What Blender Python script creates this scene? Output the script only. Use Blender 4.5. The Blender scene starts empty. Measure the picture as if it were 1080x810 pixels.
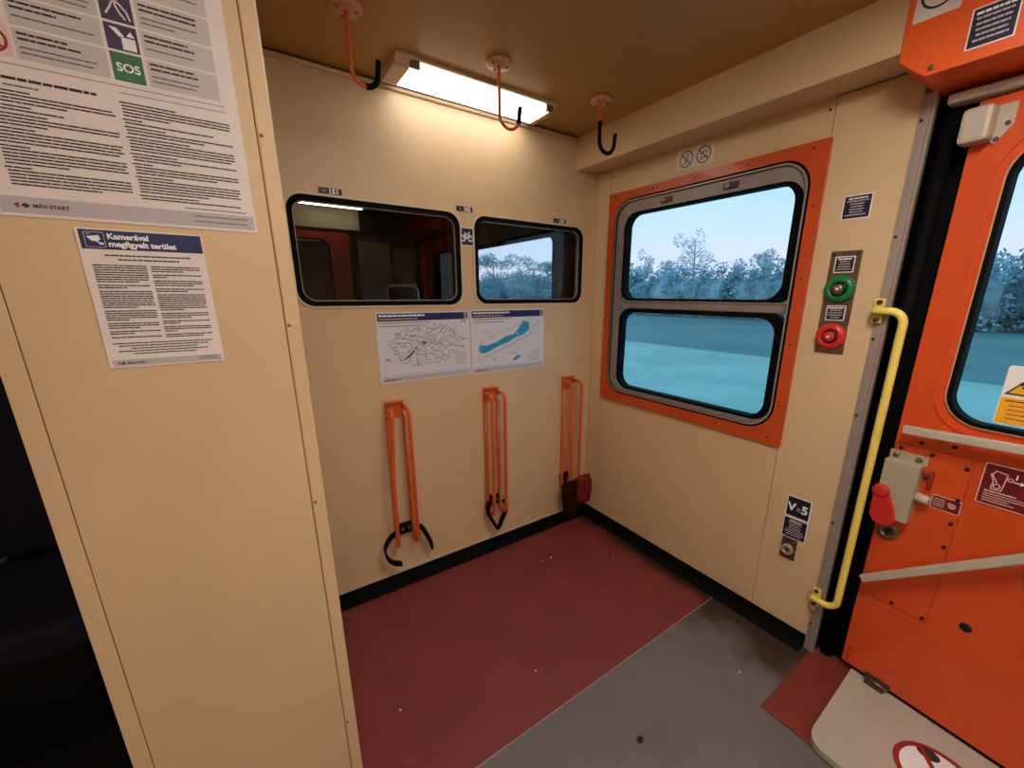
import bpy, bmesh, math, random
from mathutils import Vector, Matrix
random.seed(7)
SC = bpy.context.scene
COL = SC.collection

# ------------------------------------------------------------------ materials
def lin(c):
    return tuple(((x/255)/12.92 if x/255 <= .04045 else ((x/255+.055)/1.055)**2.4) for x in c)

def mat(name, rgb, rough=.5, metal=0.0, spec=.5, mottle=0.0, mscale=6.0, bump=0.0, bscale=60.0, coat=0.0):
    m = bpy.data.materials.new(name); m.use_nodes = True
    nt = m.node_tree; b = nt.nodes['Principled BSDF']
    c = lin(rgb)
    b.inputs['Base Color'].default_value = (*c, 1)
    b.inputs['Roughness'].default_value = rough
    b.inputs['Metallic'].default_value = metal
    b.inputs['Specular IOR Level'].default_value = spec
    b.inputs['Coat Weight'].default_value = coat
    tc = nt.nodes.new('ShaderNodeTexCoord')
    if mottle:
        n = nt.nodes.new('ShaderNodeTexNoise'); n.inputs['Scale'].default_value = mscale
        n.inputs['Detail'].default_value = 5; n.inputs['Roughness'].default_value = .62
        r = nt.nodes.new('ShaderNodeValToRGB')
        r.color_ramp.elements[0].position = .3; r.color_ramp.elements[1].position = .7
        r.color_ramp.elements[0].color = (*[max(0, x*(1-mottle)) for x in c], 1)
        r.color_ramp.elements[1].color = (*[min(1, x*(1+mottle*.5)) for x in c], 1)
        nt.links.new(tc.outputs['Object'], n.inputs['Vector'])
        nt.links.new(n.outputs['Fac'], r.inputs['Fac'])
        nt.links.new(r.outputs['Color'], b.inputs['Base Color'])
    if bump:
        n2 = nt.nodes.new('ShaderNodeTexNoise'); n2.inputs['Scale'].default_value = bscale
        n2.inputs['Detail'].default_value = 3
        bp = nt.nodes.new('ShaderNodeBump'); bp.inputs['Strength'].default_value = bump
        bp.inputs['Distance'].default_value = .002
        nt.links.new(tc.outputs['Object'], n2.inputs['Vector'])
        nt.links.new(n2.outputs['Fac'], bp.inputs['Height'])
        nt.links.new(bp.outputs['Normal'], b.inputs['Normal'])
    return m

def emit(name, rgb, strength):
    m = bpy.data.materials.new(name); m.use_nodes = True
    b = m.node_tree.nodes['Principled BSDF']
    b.inputs['Base Color'].default_value = (.8, .8, .8, 1)
    b.inputs['Emission Color'].default_value = (*lin(rgb), 1)
    b.inputs['Emission Strength'].default_value = strength
    return m

def glass(name, tint, refl=1.0, rough=.0):
    m = bpy.data.materials.new(name); m.use_nodes = True
    nt = m.node_tree
    for n in list(nt.nodes): nt.nodes.remove(n)
    o = nt.nodes.new('ShaderNodeOutputMaterial'); mx = nt.nodes.new('ShaderNodeMixShader')
    t = nt.nodes.new('ShaderNodeBsdfTransparent'); g = nt.nodes.new('ShaderNodeBsdfGlossy')
    f = nt.nodes.new('ShaderNodeLayerWeight'); f.inputs['Blend'].default_value = .5
    pw = nt.nodes.new('ShaderNodeMath'); pw.operation = 'POWER'; pw.inputs[1].default_value = 5
    mu = nt.nodes.new('ShaderNodeMath'); mu.operation = 'MULTIPLY_ADD'; mu.inputs[1].default_value = .9*refl; mu.inputs[2].default_value = .04*refl
    t.inputs['Color'].default_value = (*tint, 1); g.inputs['Roughness'].default_value = rough
    nt.links.new(f.outputs['Facing'], pw.inputs[0]); nt.links.new(pw.outputs[0], mu.inputs[0]); nt.links.new(mu.outputs[0], mx.inputs[0])
    nt.links.new(t.outputs[0], mx.inputs[1]); nt.links.new(g.outputs[0], mx.inputs[2])
    nt.links.new(mx.outputs[0], o.inputs['Surface'])
    return m

M = dict(
    cream=mat('cream_paint', (212, 181, 141), .42, mottle=.07, mscale=3.0, bump=.05, bscale=25),
    cream2=mat('cream_trim_paint', (218, 192, 156), .38, mottle=.05, mscale=5),
    ceil=mat('ceiling_paint', (180, 134, 64), .45, mottle=.06, mscale=3),
    gap=mat('panel_gap', (60, 42, 26), .8),
    seam=mat('seam_line', (124, 88, 54), .7),
    orange=mat('orange_paint', (196, 76, 30), .34, mottle=.10, mscale=6, coat=.15),
    orange_lit=mat('header_orange_lit', (238, 98, 36), .36, mottle=.08, mscale=4),  # door orange brightened, stands in for stronger light on the header
    dorange=mat('door_orange_paint', (216, 80, 30), .36, mottle=.10, mscale=4, coat=.1),
    rodor=mat('orange_rod_paint', (214, 92, 38), .32, mottle=.12, mscale=18),
    flange=mat('flange_paint', (206, 150, 112), .45),
    alu=mat('aluminium', (172, 158, 150), .38, metal=.4, mottle=.1, mscale=12),
    alud=mat('aluminium_window', (150, 140, 134), .42, metal=.25, mottle=.15, mscale=14),
    steel=mat('dull_steel', (132, 116, 98), .36, metal=.85, mottle=.15, mscale=20),
    grime=mat('grimy_steel', (96, 80, 66), .5, metal=.7, mottle=.4, mscale=30),
    rubber=mat('black_rubber', (7, 6, 6), .75, spec=.12, mottle=.2, mscale=20),
    black=mat('black_plastic', (10, 10, 11), .4),
    yellow=mat('yellow_paint', (240, 214, 104), .35, mottle=.06, mscale=16),
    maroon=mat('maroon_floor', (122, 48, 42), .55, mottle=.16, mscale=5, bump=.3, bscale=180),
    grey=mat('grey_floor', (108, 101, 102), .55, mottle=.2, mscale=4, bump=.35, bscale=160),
    redmat=mat('red_mat', (124, 46, 34), .6, mottle=.2, mscale=9),
    plate=mat('step_plate_paint', (182, 172, 156), .5, mottle=.12, mscale=6),
    rail=mat('rail_paint', (190, 178, 160), .42, mottle=.12, mscale=14),
    lockbox=mat('lock_box_paint', (174, 160, 140), .45, mottle=.12, mscale=16),
    red=mat('red_plastic', (200, 44, 36), .35),
    green=mat('green_plastic', (16, 112, 56), .3),
    paper=mat('paper', (226, 214, 206), .6),
    paperg=mat('paper_grey', (198, 188, 182), .6),
    paperd=mat('paper_footer', (186, 176, 178), .6),
    ink=mat('ink', (44, 36, 38), .7),
    inkg=mat('ink_soft', (104, 94, 96), .7),
    navy=mat('navy_print', (16, 26, 84), .45), navyd=mat('dark_navy_print', (13, 17, 48), .45),
    plum=mat('plum_print', (62, 50, 78), .5),
    sos=mat('green_print', (48, 112, 66), .5),
    white=mat('white_print', (236, 234, 232), .5),
    redp=mat('red_print', (150, 40, 32), .5),
    pinkp=mat('pink_print', (226, 190, 182), .6),
    darkred=mat('dark_red_print', (108, 16, 18), .45),
    sign_y=mat('yellow_print', (246, 178, 34), .5),
    lake=mat('lake_print', (36, 150, 190), .5),
    mapl=mat('map_line', (92, 88, 92), .7),
    mapr=mat('map_line_red', (170, 110, 116), .7),
    mapb=mat('map_paper', (214, 214, 222), .5),
    plast=mat('lamp_end_plastic', (206, 178, 146), .4),
    dark=mat('shaded_wall', (24, 18, 16), .7),  # near-black colour stands in for the unlit saloon
    darkfl=mat('shaded_floor', (16, 14, 16), .7),  # shade of the saloon and side passage put into the floor colour
    mauve=mat('saloon_mauve', (150, 126, 118), .6, mottle=.35, mscale=4), brown=mat('brown_wood', (84, 58, 42), .6, mottle=.2, mscale=5),
    beige=mat('saloon_beige', (206, 180, 140), .6),
    sred=mat('saloon_door_red', (196, 52, 30), .5),
    seat=mat('seat_cloth', (20, 21, 42), .9, mottle=.3, mscale=40),  # navy cloth darkened so the seats read as shaded
    pebble=mat('pebble_dark', (30, 26, 24), .8),
    crumb=mat('crumb_pale', (214, 200, 180), .8),
    lamp=emit('lamp_glow', (255, 250, 240), 4.4),
    fill_lamp=emit('fill_lamp_glow', (255, 249, 241), 41.0),  # stronger glow for the two added lamps out of view
    slamp=emit('saloon_lamp_glow', (255, 246, 230), 5.5),
    ext_glass=glass('window_glass', (.86, .95, .97), .6),
    int_glass=glass('partition_glass', (.93, .95, .95), .45),
    plaid=mat('dirty_red_cloth', (122, 42, 38), .95, spec=.05, mottle=.7, mscale=70, bump=.6, bscale=60),
    plaidd=mat('dirty_black_cloth', (48, 20, 16), .95, spec=.05, mottle=.6, mscale=60, bump=.6, bscale=60),
)

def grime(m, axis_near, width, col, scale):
    """floor dirt plus painted contact shade: noise blotches gathered along the wall line (object-space position)"""
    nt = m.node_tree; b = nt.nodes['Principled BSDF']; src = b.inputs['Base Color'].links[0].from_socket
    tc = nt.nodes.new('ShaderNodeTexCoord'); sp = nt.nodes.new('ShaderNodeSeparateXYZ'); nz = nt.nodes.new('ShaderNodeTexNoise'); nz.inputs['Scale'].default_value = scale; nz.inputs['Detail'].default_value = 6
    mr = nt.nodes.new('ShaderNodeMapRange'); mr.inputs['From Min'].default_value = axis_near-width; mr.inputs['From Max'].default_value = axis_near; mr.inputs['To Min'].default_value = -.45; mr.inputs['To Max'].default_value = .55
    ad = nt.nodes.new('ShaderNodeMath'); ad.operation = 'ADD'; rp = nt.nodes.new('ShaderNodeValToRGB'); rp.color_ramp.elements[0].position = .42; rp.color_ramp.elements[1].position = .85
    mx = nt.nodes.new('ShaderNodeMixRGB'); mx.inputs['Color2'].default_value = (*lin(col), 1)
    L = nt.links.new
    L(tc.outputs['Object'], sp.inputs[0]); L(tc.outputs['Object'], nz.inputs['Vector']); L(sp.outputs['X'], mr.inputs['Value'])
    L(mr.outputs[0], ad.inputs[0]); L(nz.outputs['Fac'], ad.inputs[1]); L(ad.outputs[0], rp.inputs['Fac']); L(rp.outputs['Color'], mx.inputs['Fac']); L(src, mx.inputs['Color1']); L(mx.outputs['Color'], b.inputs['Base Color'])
grime(M['grey'], -.03, .42, (52, 36, 28), 7)  # brown dirt by the door, with contact shade painted in along the wall
grime(M['maroon'], -.03, .16, (44, 18, 16), 9)  # dirt and painted contact shade at the wall foot

# ------------------------------------------------------------------ geometry helpers
class Fr:
    """local frame: origin, U, V, N axes"""
    def __init__(s, O, U, V, N):
        s.O, s.U, s.V, s.N = Vector(O), Vector(U).normalized(), Vector(V).normalized(), Vector(N).normalized()
    def __call__(s, u, v, n=0.0): return s.O + s.U*u + s.V*v + s.N*n

WX = Fr((0, 0, 0), (1, 0, 0), (0, 1, 0), (0, 0, 1))            # plain world, also floor
BK = Fr((0, 0, 0), (1, 0, 0), (0, 0, 1), (0, -1, 0))           # back wall: u = x, v = z
RW = Fr((0, 0, 0), (0, -1, 0), (0, 0, 1), (-1, 0, 0))          # window wall: u = -y, v = z
PT = Fr((0, -.8, 0), (1, 0, 0), (0, 0, 1), (0, -1, 0))         # partition front
DR = Fr((.002, -1.419, 0), (-.1000391, -.99498351, 0), (0, 0, 1), (-.99498351, .1000391, 0))   # entrance door
LT = Fr((-.15, 0, 0), (0, -1, 0), (0, 0, 1), (-1, 0, 0))       # lintel face

_txt = {}
def text2d(s, bold=0.0):
    key = (s, bold)
    if key not in _txt:
        c = bpy.data.curves.new('t', 'FONT'); c.body = s; c.size = 1; c.dimensions = '2D'; c.fill_mode = 'BOTH'
        c.resolution_u = 4; c.offset = bold
        o = bpy.data.objects.new('t', c); COL.objects.link(o)
        dg = bpy.context.evaluated_depsgraph_get(); dg.update()
        me = o.evaluated_get(dg).to_mesh()
        vs = [(v.co.x, v.co.y) for v in me.vertices]; fs = [list(p.vertices) for p in me.polygons]
        o.evaluated_get(dg).to_mesh_clear()
        bpy.data.objects.remove(o); bpy.data.curves.remove(c)
        _txt[key] = (vs, fs)
    return _txt[key]

def rr(u0, u1, v0, v1, r, n=8):
    out = []
    for cx, cy, a0 in ((u1-r, v1-r, 0), (u0+r, v1-r, 90), (u0+r, v0+r, 180), (u1-r, v0+r, 270)):
        for i in range(n+1):
            a = math.radians(a0 + 90*i/n); out.append((cx+r*math.cos(a), cy+r*math.sin(a)))
    return out
def circ(cu, cv, r, n=28, a0=0):
    return [(cu+r*math.cos(a0+2*math.pi*i/n), cv+r*math.sin(a0+2*math.pi*i/n)) for i in range(n)]

class MB:
    def __init__(s): s.bm = bmesh.new(); s.mats = []
    def mi(s, m):
        m = M[m] if isinstance(m, str) else m
        if m not in s.mats: s.mats.append(m)
        return s.mats.index(m)
    def poly(s, fr, pts, n, m):
        vs = [s.bm.verts.new(fr(u, v, n)) for u, v in pts]
        f = s.bm.faces.new(vs); f.material_index = s.mi(m); return s
    def rect(s, fr, u0, u1, v0, v1, n, m):
        return s.poly(fr, [(u0, v0), (u1, v0), (u1, v1), (u0, v1)], n, m)
    def prism(s, fr, pts, n0, n1, m, bevel=0):
        a = [s.bm.verts.new(fr(u, v, n0)) for u, v in pts]; b = [s.bm.verts.new(fr(u, v, n1)) for u, v in pts]
        k = len(pts); i_ = s.mi(m); fs = [s.bm.faces.new(a[::-1]), s.bm.faces.new(b)]
        for i in range(k): fs.append(s.bm.faces.new((a[i], a[(i+1) % k], b[(i+1) % k], b[i])))
        for f in fs: f.material_index = i_
        if bevel:
            es = {e for f in fs for e in f.edges}
            r = bmesh.ops.bevel(s.bm, geom=list(es), offset=bevel, segments=2, affect='EDGES', profile=.5)
            for f in r['faces']: f.material_index = i_
        return s
    def box(s, fr, u0, u1, v0, v1, n0, n1, m, bevel=0):
        return s.prism(fr, [(u0, v0), (u1, v0), (u1, v1), (u0, v1)], n0, n1, m, bevel)
    def ring(s, fr, outer, inner, n0, n1, m):
        k = len(outer); i_ = s.mi(m)
        L = [[s.bm.verts.new(fr(u, v, n)) for u, v in lp] for lp, n in ((outer, n0), (outer, n1), (inner, n1), (inner, n0))]
        for j in range(4):
            A, B = L[j], L[(j+1) % 4]
            for i in range(k):
                f = s.bm.faces.new((A[i], A[(i+1) % k], B[(i+1) % k], B[i])); f.material_index = i_
        return s
    def annulus(s, fr, cu, cv, r0, r1, n, m, seg=32):
        i_ = s.mi(m); o = [s.bm.verts.new(fr(u, v, n)) for u, v in circ(cu, cv, r1, seg)]
        q = [s.bm.verts.new(fr(u, v, n)) for u, v in circ(cu, cv, r0, seg)]
        for i in range(seg):
            f = s.bm.faces.new((o[i], o[(i+1) % seg], q[(i+1) % seg], q[i])); f.material_index = i_
        return s
    def line(s, fr, p, q, w, n, m):
        dx, dy = q[0]-p[0], q[1]-p[1]; l = math.hypot(dx, dy) or 1; a, b = -dy/l*w/2, dx/l*w/2
        return s.poly(fr, [(p[0]-a, p[1]-b), (q[0]-a, q[1]-b), (q[0]+a, q[1]+b), (p[0]+a, p[1]+b)], n, m)
    def pline(s, fr, pts, w, n, m):
        for p, q in zip(pts, pts[1:]): s.line(fr, p, q, w, n, m)
        return s
    def text(s, fr, t, u, v, size, n, m, bold=0.0, align='l', sx=1.0):
        vs, fs = text2d(t, bold)
        w = (max(x for x, y in vs)-0)*size*sx
        o = {'l': 0, 'c': -w/2, 'r': -w}[align]; i_ = s.mi(m)
        bv = [s.bm.verts.new(fr(u+o+x*size*sx, v+y*size, n)) for x, y in vs]
        for f in fs:
            try: g = s.bm.faces.new([bv[k] for k in f]); g.material_index = i_
            except ValueError: pass
        return s
    def words(s, fr, u0, u1, v, h, n, m, rnd, wmin=.006, wmax=.018):
        u = u0
        while u < u1:
            w = min(rnd.uniform(wmin, wmax), u1-u)
            if w > wmin*.4: s.rect(fr, u, u+w, v, v+h, n, m)
            u += w + h*.32
        return s
    def tube(s, pts, r, m, seg=10, cap=True):
        pts = [Vector(p) for p in pts]; i_ = s.mi(m); rs = r if isinstance(r, (list, tuple)) else [r]*len(pts)
        t0 = (pts[1]-pts[0]).normalized(); x = t0.orthogonal().normalized(); loops = []
        for i, p in enumerate(pts):
            t = ((pts[min(i+1, len(pts)-1)]-p).normalized() + (p-pts[max(i-1, 0)]).normalized())
            t = t.normalized() if t.length > 1e-6 else t0
            x = (x - t*x.dot(t)).normalized(); y = t.cross(x)
            loops.append([s.bm.verts.new(p+(x*math.cos(2*math.pi*k/seg)+y*math.sin(2*math.pi*k/seg))*rs[i]) for k in range(seg)])
        for A, B in zip(loops, loops[1:]):
            for k in range(seg):
                f = s.bm.faces.new((A[k], A[(k+1) % seg], B[(k+1) % seg], B[k])); f.material_index = i_; f.smooth = True
        if cap:
            for lp in (loops[0][::-1], loops[-1]): s.bm.faces.new(lp).material_index = i_
        return s
    def strap(s, pts, side, w, th, m):
        """flat band following pts; side = width direction"""
        pts = [Vector(p) for p in pts]; side = Vector(side).normalized(); i_ = s.mi(m); L = []
        for i, p in enumerate(pts):
            t = (pts[min(i+1, len(pts)-1)]-pts[max(i-1, 0)]).normalized(); nn = t.cross(side).normalized()
            L.append([s.bm.verts.new(p+side*a*w/2+nn*b*th/2) for a, b in ((-1, -1), (1, -1), (1, 1), (-1, 1))])
        for A, B in zip(L, L[1:]):
            for k in range(4): s.bm.faces.new((A[k], A[(k+1) % 4], B[(k+1) % 4], B[k])).material_index = i_
        s.bm.faces.new(L[0][::-1]).material_index = i_; s.bm.faces.new(L[-1]).material_index = i_
        return s
    def lathe(s, fr, cu, cv, prof, m, seg=24):
        """prof: list of (radius, n)"""
        i_ = s.mi(m); L = []
        for r, n in prof: L.append([s.bm.verts.new(fr(cu+r*math.cos(2*math.pi*k/seg), cv+r*math.sin(2*math.pi*k/seg), n)) for k in range(seg)])
        for A, B in zip(L, L[1:]):
            for k in range(seg):
                f = s.bm.faces.new((A[k], A[(k+1) % seg], B[(k+1) % seg], B[k])); f.material_index = i_; f.smooth = True
        s.bm.faces.new(L[0][::-1]).material_index = i_; s.bm.faces.new(L[-1]).material_index = i_
        return s
    def build(s, name, parent=None, origin=None, recalc=True):
        if recalc:
            solid = [f for f in s.bm.faces if any(len(e.link_faces) > 1 for e in f.edges)]
            bmesh.ops.recalc_face_normals(s.bm, faces=solid)
        if origin is not None: bmesh.ops.translate(s.bm, verts=s.bm.verts, vec=-Vector(origin))
        me = bpy.data.meshes.new(name); s.bm.to_mesh(me); s.bm.free()
        for m in s.mats: me.materials.append(m)
        o = bpy.data.objects.new(name, me); COL.objects.link(o)
        if parent is not None:
            o.parent = parent
            if origin is None: o.matrix_parent_inverse = Matrix.Translation(-parent.location)
        elif origin is not None: o.location = origin
        return o

def tag(o, label, cat, group=None, kind=None):
    o['label'] = label; o['category'] = cat
    if group: o['group'] = group
    if kind: o['kind'] = kind
    return o
def struct(o, label=None, cat=None):
    o['kind'] = 'structure'
    if label: o['label'] = label
    if cat: o['category'] = cat
    return o
def empty(name, loc):
    o = bpy.data.objects.new(name, None); COL.objects.link(o); o.location = loc; o.empty_display_size = .05
    return o
def arc(c, r, a0, a1, n, ax1, ax2):
    c = Vector(c); ax1 = Vector(ax1); ax2 = Vector(ax2)
    return [c + ax1*r*math.cos(math.radians(a0+(a1-a0)*i/n)) + ax2*r*math.sin(math.radians(a0+(a1-a0)*i/n)) for i in range(n+1)]

ZC = 2.077          # ceiling height
XL = -2.80          # far side wall
YF = -3.30          # wall behind the camera
SY = 3.0            # saloon depth beyond the back wall

# ------------------------------------------------------------------ shell: floor, ceiling
m = MB(); m.box(WX, XL-.1, .12, YF-.1, -.914, -.06, 0, 'grey'); m.box(WX, -1.9, .06, -.9135, .06, -.06, .0008, 'maroon'); m.box(WX, XL-.1, -1.9, -.9135, .06, -.06, .0008, 'darkfl')  # passage left of the partition gets a near-black floor as painted shade
m.box(WX, -1.53, -.01, -.9155, -.9125, -.01, .0014, 'alu')
struct(m.build('floor'), 'vestibule floor, maroon lino in the cycle corner and grey lino by the door', 'floor')
m = MB(); m.box(WX, XL-.1, .12, YF-.1, .05, ZC, ZC+.06, 'ceil')
struct(m.build('ceiling'), 'tan painted ceiling carrying the bike hooks and lamp', 'ceiling')

# ------------------------------------------------------------------ back wall with two openings
WL = (-1.440, -.803, 1.294, 1.662); WR = (-.724, -.094, 1.296, 1.662)
m = MB(); T = -.045
def wb(u0, u1, v0, v1): m.box(BK, u0, u1, v0, v1, T, 0, 'cream')
wb(-1.93, 0.0, .055, WL[2]); wb(-1.93, 0.0, WL[3], ZC+.02)
wb(-1.93, WL[0], WL[2], WL[3]); wb(WL[1], WR[0], WL[2], WL[3]); wb(WR[1], 0, WL[2], WL[3])
# fill the rounded corners of both openings
for (a, b, c, d) in (WL, WR):
    R = .055
    for cu, cv, su, sv in ((a, d, 1, -1), (b, d, -1, -1), (a, c, 1, 1), (b, c, -1, 1)):
        ctr = (cu+su*R, cv+sv*R)
        pts = [(cu-su*.002, cv-sv*.002)] + [(ctr[0]-su*R*math.cos(math.radians(t)), ctr[1]-sv*R*math.sin(math.radians(t))) for t in range(0, 91, 15)]
        m.prism(BK, pts, T+.001, -.0002, 'cream')
m.box(BK, -1.53, 0, .052, .062, -.004, .006, 'rail')
struct(m.build('wall_back'), 'cream painted wall with two internal windows and the bike holders', 'wall')

def int_window(n, W, label):
    a, b, c, d = W; R = .055
    root = empty('window_%d' % n, ((a+b)/2, 0, c)); struct(root, label, 'window')
    g = MB(); g.ring(BK, rr(a-.006, b+.006, c-.006, d+.006, R), rr(a+.013, b-.013, c+.013, d-.013, R*.8), -.012, .006, 'rubber')
    g.ring(BK, rr(a-.012, b+.012, c-.012, d+.012, R+.006), rr(a-.005, b+.005, c-.005, d+.005, R), -.004, .0075, 'cream2')
    g.build('window_gasket', root)
    g = MB(); g.ring(BK, rr(a+.012, b-.012, c+.012, d-.012, R*.8), rr(a+.0165, b-.0165, c+.0165, d-.0165, R*.78), -.016, -.004, 'alud')
    g.build('window_beading', root)
    g = MB(); g.prism(BK, rr(a+.010, b-.010, c+.010, d-.010, R*.8), -.024, -.019, 'int_glass'); g.build('pane', root)
    return root
int_window(2, WL, 'left internal window beneath sticker 151, dark saloon with red door behind')
int_window(3, WR, 'right internal window beneath sticker 153, dusk trees showing through it')

# skirting and bead
m = MB()
m.prism(Fr((0, 0, 0), (0, -1, 0), (0, 0, 1), (-1, 0, 0)), [(0, 0), (.048, 0), (.046, .004), (.018, .014), (.010, .03), (.007, .055), (0, .055)], 0, 1.53, 'rubber')
struct(m.build('baseboard_back'), 'black coved skirting under the bike holders', 'skirting')
m = MB()
m.prism(Fr((0, 0, 0), (-1, 0, 0), (0, 0, 1), (0, -1, 0)), [(0, 0), (.046, 0), (.044, .004), (.018, .014), (.010, .03), (.007, .055), (0, .055)], .0, 1.27, 'rubber')
struct(m.build('baseboard_right'), 'black coved skirting under the orange framed window', 'skirting')
m = MB(); m.tube([(-1.6, -.006, 2.062), (-.146, -.006, 2.062)], .008, 'cream2', 8)
m.box(BK, -1.6, -.147, 2.058, 2.077, -.01, .004, 'brown')
struct(m.build('trim_1'), 'thin beige bead where back wall meets ceiling', 'trim')

# ------------------------------------------------------------------ window wall
m = MB(); XT = -.07
OY0, OY1, OZ0, OZ1 = .135, 1.04, .80, 1.79
def wr(u0, u1, v0, v1, mm='seam'): m.box(RW, u0, u1, v0, v1, XT, -.004, mm)
wr(-.045, OY0, .0, ZC+.02); wr(OY1, 1.303, .0, ZC+.02); wr(OY0, OY1, 0, OZ0); wr(OY0, OY1, OZ1, ZC+.02)
# raised sheet panels: corner strip, window panel (ring of four), end panel
def pn(u0, u1, v0, v1): m.box(RW, u0, u1, v0, v1, -.004, 0, 'cream', .0012)
pn(0.0, .012, .055, 1.932); pn(.0145, .1035, .055, 1.932)
pn(.1065, OY0, .055, 1.935); pn(OY1, 1.0585, .055, 1.935); pn(OY0-.0015, OY1+.0015, .055, OZ0); pn(OY0-.0015, OY1+.0015, OZ1, 1.935)
pn(1.0605, 1.272, .045, 1.93)
for u, v in ((.118, 1.90), (1.045, 1.90), (.09, 1.2), (1.285, 1.1)):
    m.lathe(RW, u, v, [(.004, -.001), (.004, .0015), (.002, .002)], 'gap', 8)
struct(m.build('wall_right'), 'cream panelled side wall around the orange framed window', 'wall')

m = MB()
m.prism(Fr((0, -1.272, 0), (0, -1, 0), (-1, 0, 0), (0, 0, 1)), [(0, -.004), (0, .004), (.012, .004), (.012, .009), (.024, .009), (.027, .012), (.033, .012), (.0345, .006), (.0345, -.004)], 0.0, 1.862, 'alu')
m.box(RW, 1.3032, 1.306, 0, 1.86, -.08, -.0045, 'rubber')
for z in (.12, .55, .95, 1.2, 1.5, 1.8): m.lathe(RW, 1.279, z, [(.0045, .003), (.0045, .0055), (.002, .006)], 'gap', 8)
struct(m.build('trim_2'), 'aluminium post closing the end of the window wall', 'trim')

# duct along the top of the window wall
m = MB(); m.prism(Fr((0, 0, 0), (1, 0, 0), (0, 0, 1), (0, -1, 0)), [(-.147, 1.929), (-.0, 1.934), (.0, 2.08), (-.138, 2.08), (-.1375, 2.077)], -.002, 1.2445, 'cream')
struct(m.build('trim_3'), 'boxed cream duct running above the orange framed window', 'duct')

# ------------------------------------------------------------------ window_1
root = empty('window_1', (0, -.588, .773)); struct(root, 'large two-part window in a wide orange frame', 'window')
F0, F1, G0, G1 = .108, 1.0685, .773, 1.817
O_in = rr(.157, 1.022, .829, 1.772, .095)
m = MB(); m.ring(RW, rr(F0, F1, G0, G1, .003), O_in, -.006, .012, 'orange')
m.build('window_frame', root)
m = MB()
for i in range(5): 
    u = .16+i*.215
    for v in (G0+.026, G1-.020): m.lathe(RW, u, v, [(.0042, .011), (.0042, .0135), (.002, .0145)], 'gap', 8)
for i in range(4):
    v = .93+i*.23
    for u in (F0+.022, F1-.022): m.lathe(RW, u, v, [(.0042, .011), (.0042, .0135), (.002, .0145)], 'gap', 8)
m.build('frame_screw_row', root)
m = MB()
m.ring(RW, rr(.150, 1.029, .822, 1.779, .10), rr(.163, 1.016, .835, 1.766, .09), -.012, .0125, 'rubber')
m.build('outer_gasket', root)
m = MB()
m.ring(RW, rr(.161, 1.018, .833, 1.768, .09), rr(.206, 1.0135, .850, 1.716, .075), -.050, .004, 'alud')
m.ring(RW, rr(.158, 1.021, .830, 1.771, .093), rr(.162, 1.016, .835, 1.766, .09), -.01, .0150, 'alu')
m.build('sash_frame', root)
m = MB(); m.box(RW, .202, 1.010, 1.268, 1.304, -.046, -.002, 'alud', .003); m.box(RW, .202, 1.010, 1.300, 1.305, -.04, .003, 'alud', .001)
m.build('middle_rail', root)
m = MB()
for v0, v1 in ((.851, 1.264), (1.304, 1.724)):
    m.ring(RW, rr(.203, 1.0155, v0-.004, v1+.004, .07), rr(.220, .980, v0+.012, v1-.016, .062), -.044, -.004, 'rubber')
m.build('pane_gasket', root)
m = MB(); m.prism(RW, rr(.212, .993, 1.308, 1.716, .06), -.034, -.029, 'ext_glass'); m.build('pane', root)
m = MB(); m.prism(RW, rr(.212, .993, .856, 1.260, .06), -.034, -.029, 'ext_glass'); m.build('pane', root)
for u in (.45, .745):
    m = MB(); m.box(RW, u-.03, u+.03, 1.728, 1.752, -.01, .010, 'grime', .004); m.lathe(RW, u-.012, 1.74, [(.011, .009), (.011, .016), (.006, .018)], 'alud', 14)
    m.build('latch', root)

# ------------------------------------------------------------------ partition (pillar cabinet) left foreground
PX0, PX1 = -1.924, -1.532
root = empty('wall_partition', ((PX0+PX1)/2, -.4, 0)); struct(root, 'cream partition in the left foreground carrying two notices', 'wall')
m = MB(); m.box(WX, PX0+.003, PX1-.003, -.796, .04, 0, ZC+.02, 'cream'); m.box(WX, PX0+.004, PX1-.004, -.7985, -.796, 0, ZC, 'seam'); m.build('partition_body', root)
m = MB(); m.box(PT, PX0+.0275, PX1-.0275, .0, ZC, -.004, .0, 'cream', .001); m.build('front_panel', root)
m = MB(); m.box(PT, PX0, PX0+.026, 0, ZC, -.012, .0003, 'cream', .0012); m.build('corner_trim', root)
m = MB(); m.box(PT, PX1-.026, PX1, 0, ZC, -.012, .0008, 'cream', .003)
for v in (.28, .9, 1.275, 1.595, 1.85): m.lathe(PT, PX1-.02, v, [(.003, .001), (.003, .0022), (.0015, .0026)], 'steel', 10)
m.build('corner_trim', root)

# ------------------------------------------------------------------ other shell walls
m = MB(); m.box(WX, XL-.1, XL, YF-.1, SY, -.02, ZC+.02, 'cream'); struct(m.build('wall_left'))
m = MB(); m.box(WX, XL, .12, YF-.1, YF, -.02, ZC+.02, 'cream'); struct(m.build('wall_front'))
m = MB(); m.box(WX, 0.0, .12, YF, -2.42, -.02, ZC+.02, 'cream'); struct(m.build('wall_right_end'))

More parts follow.
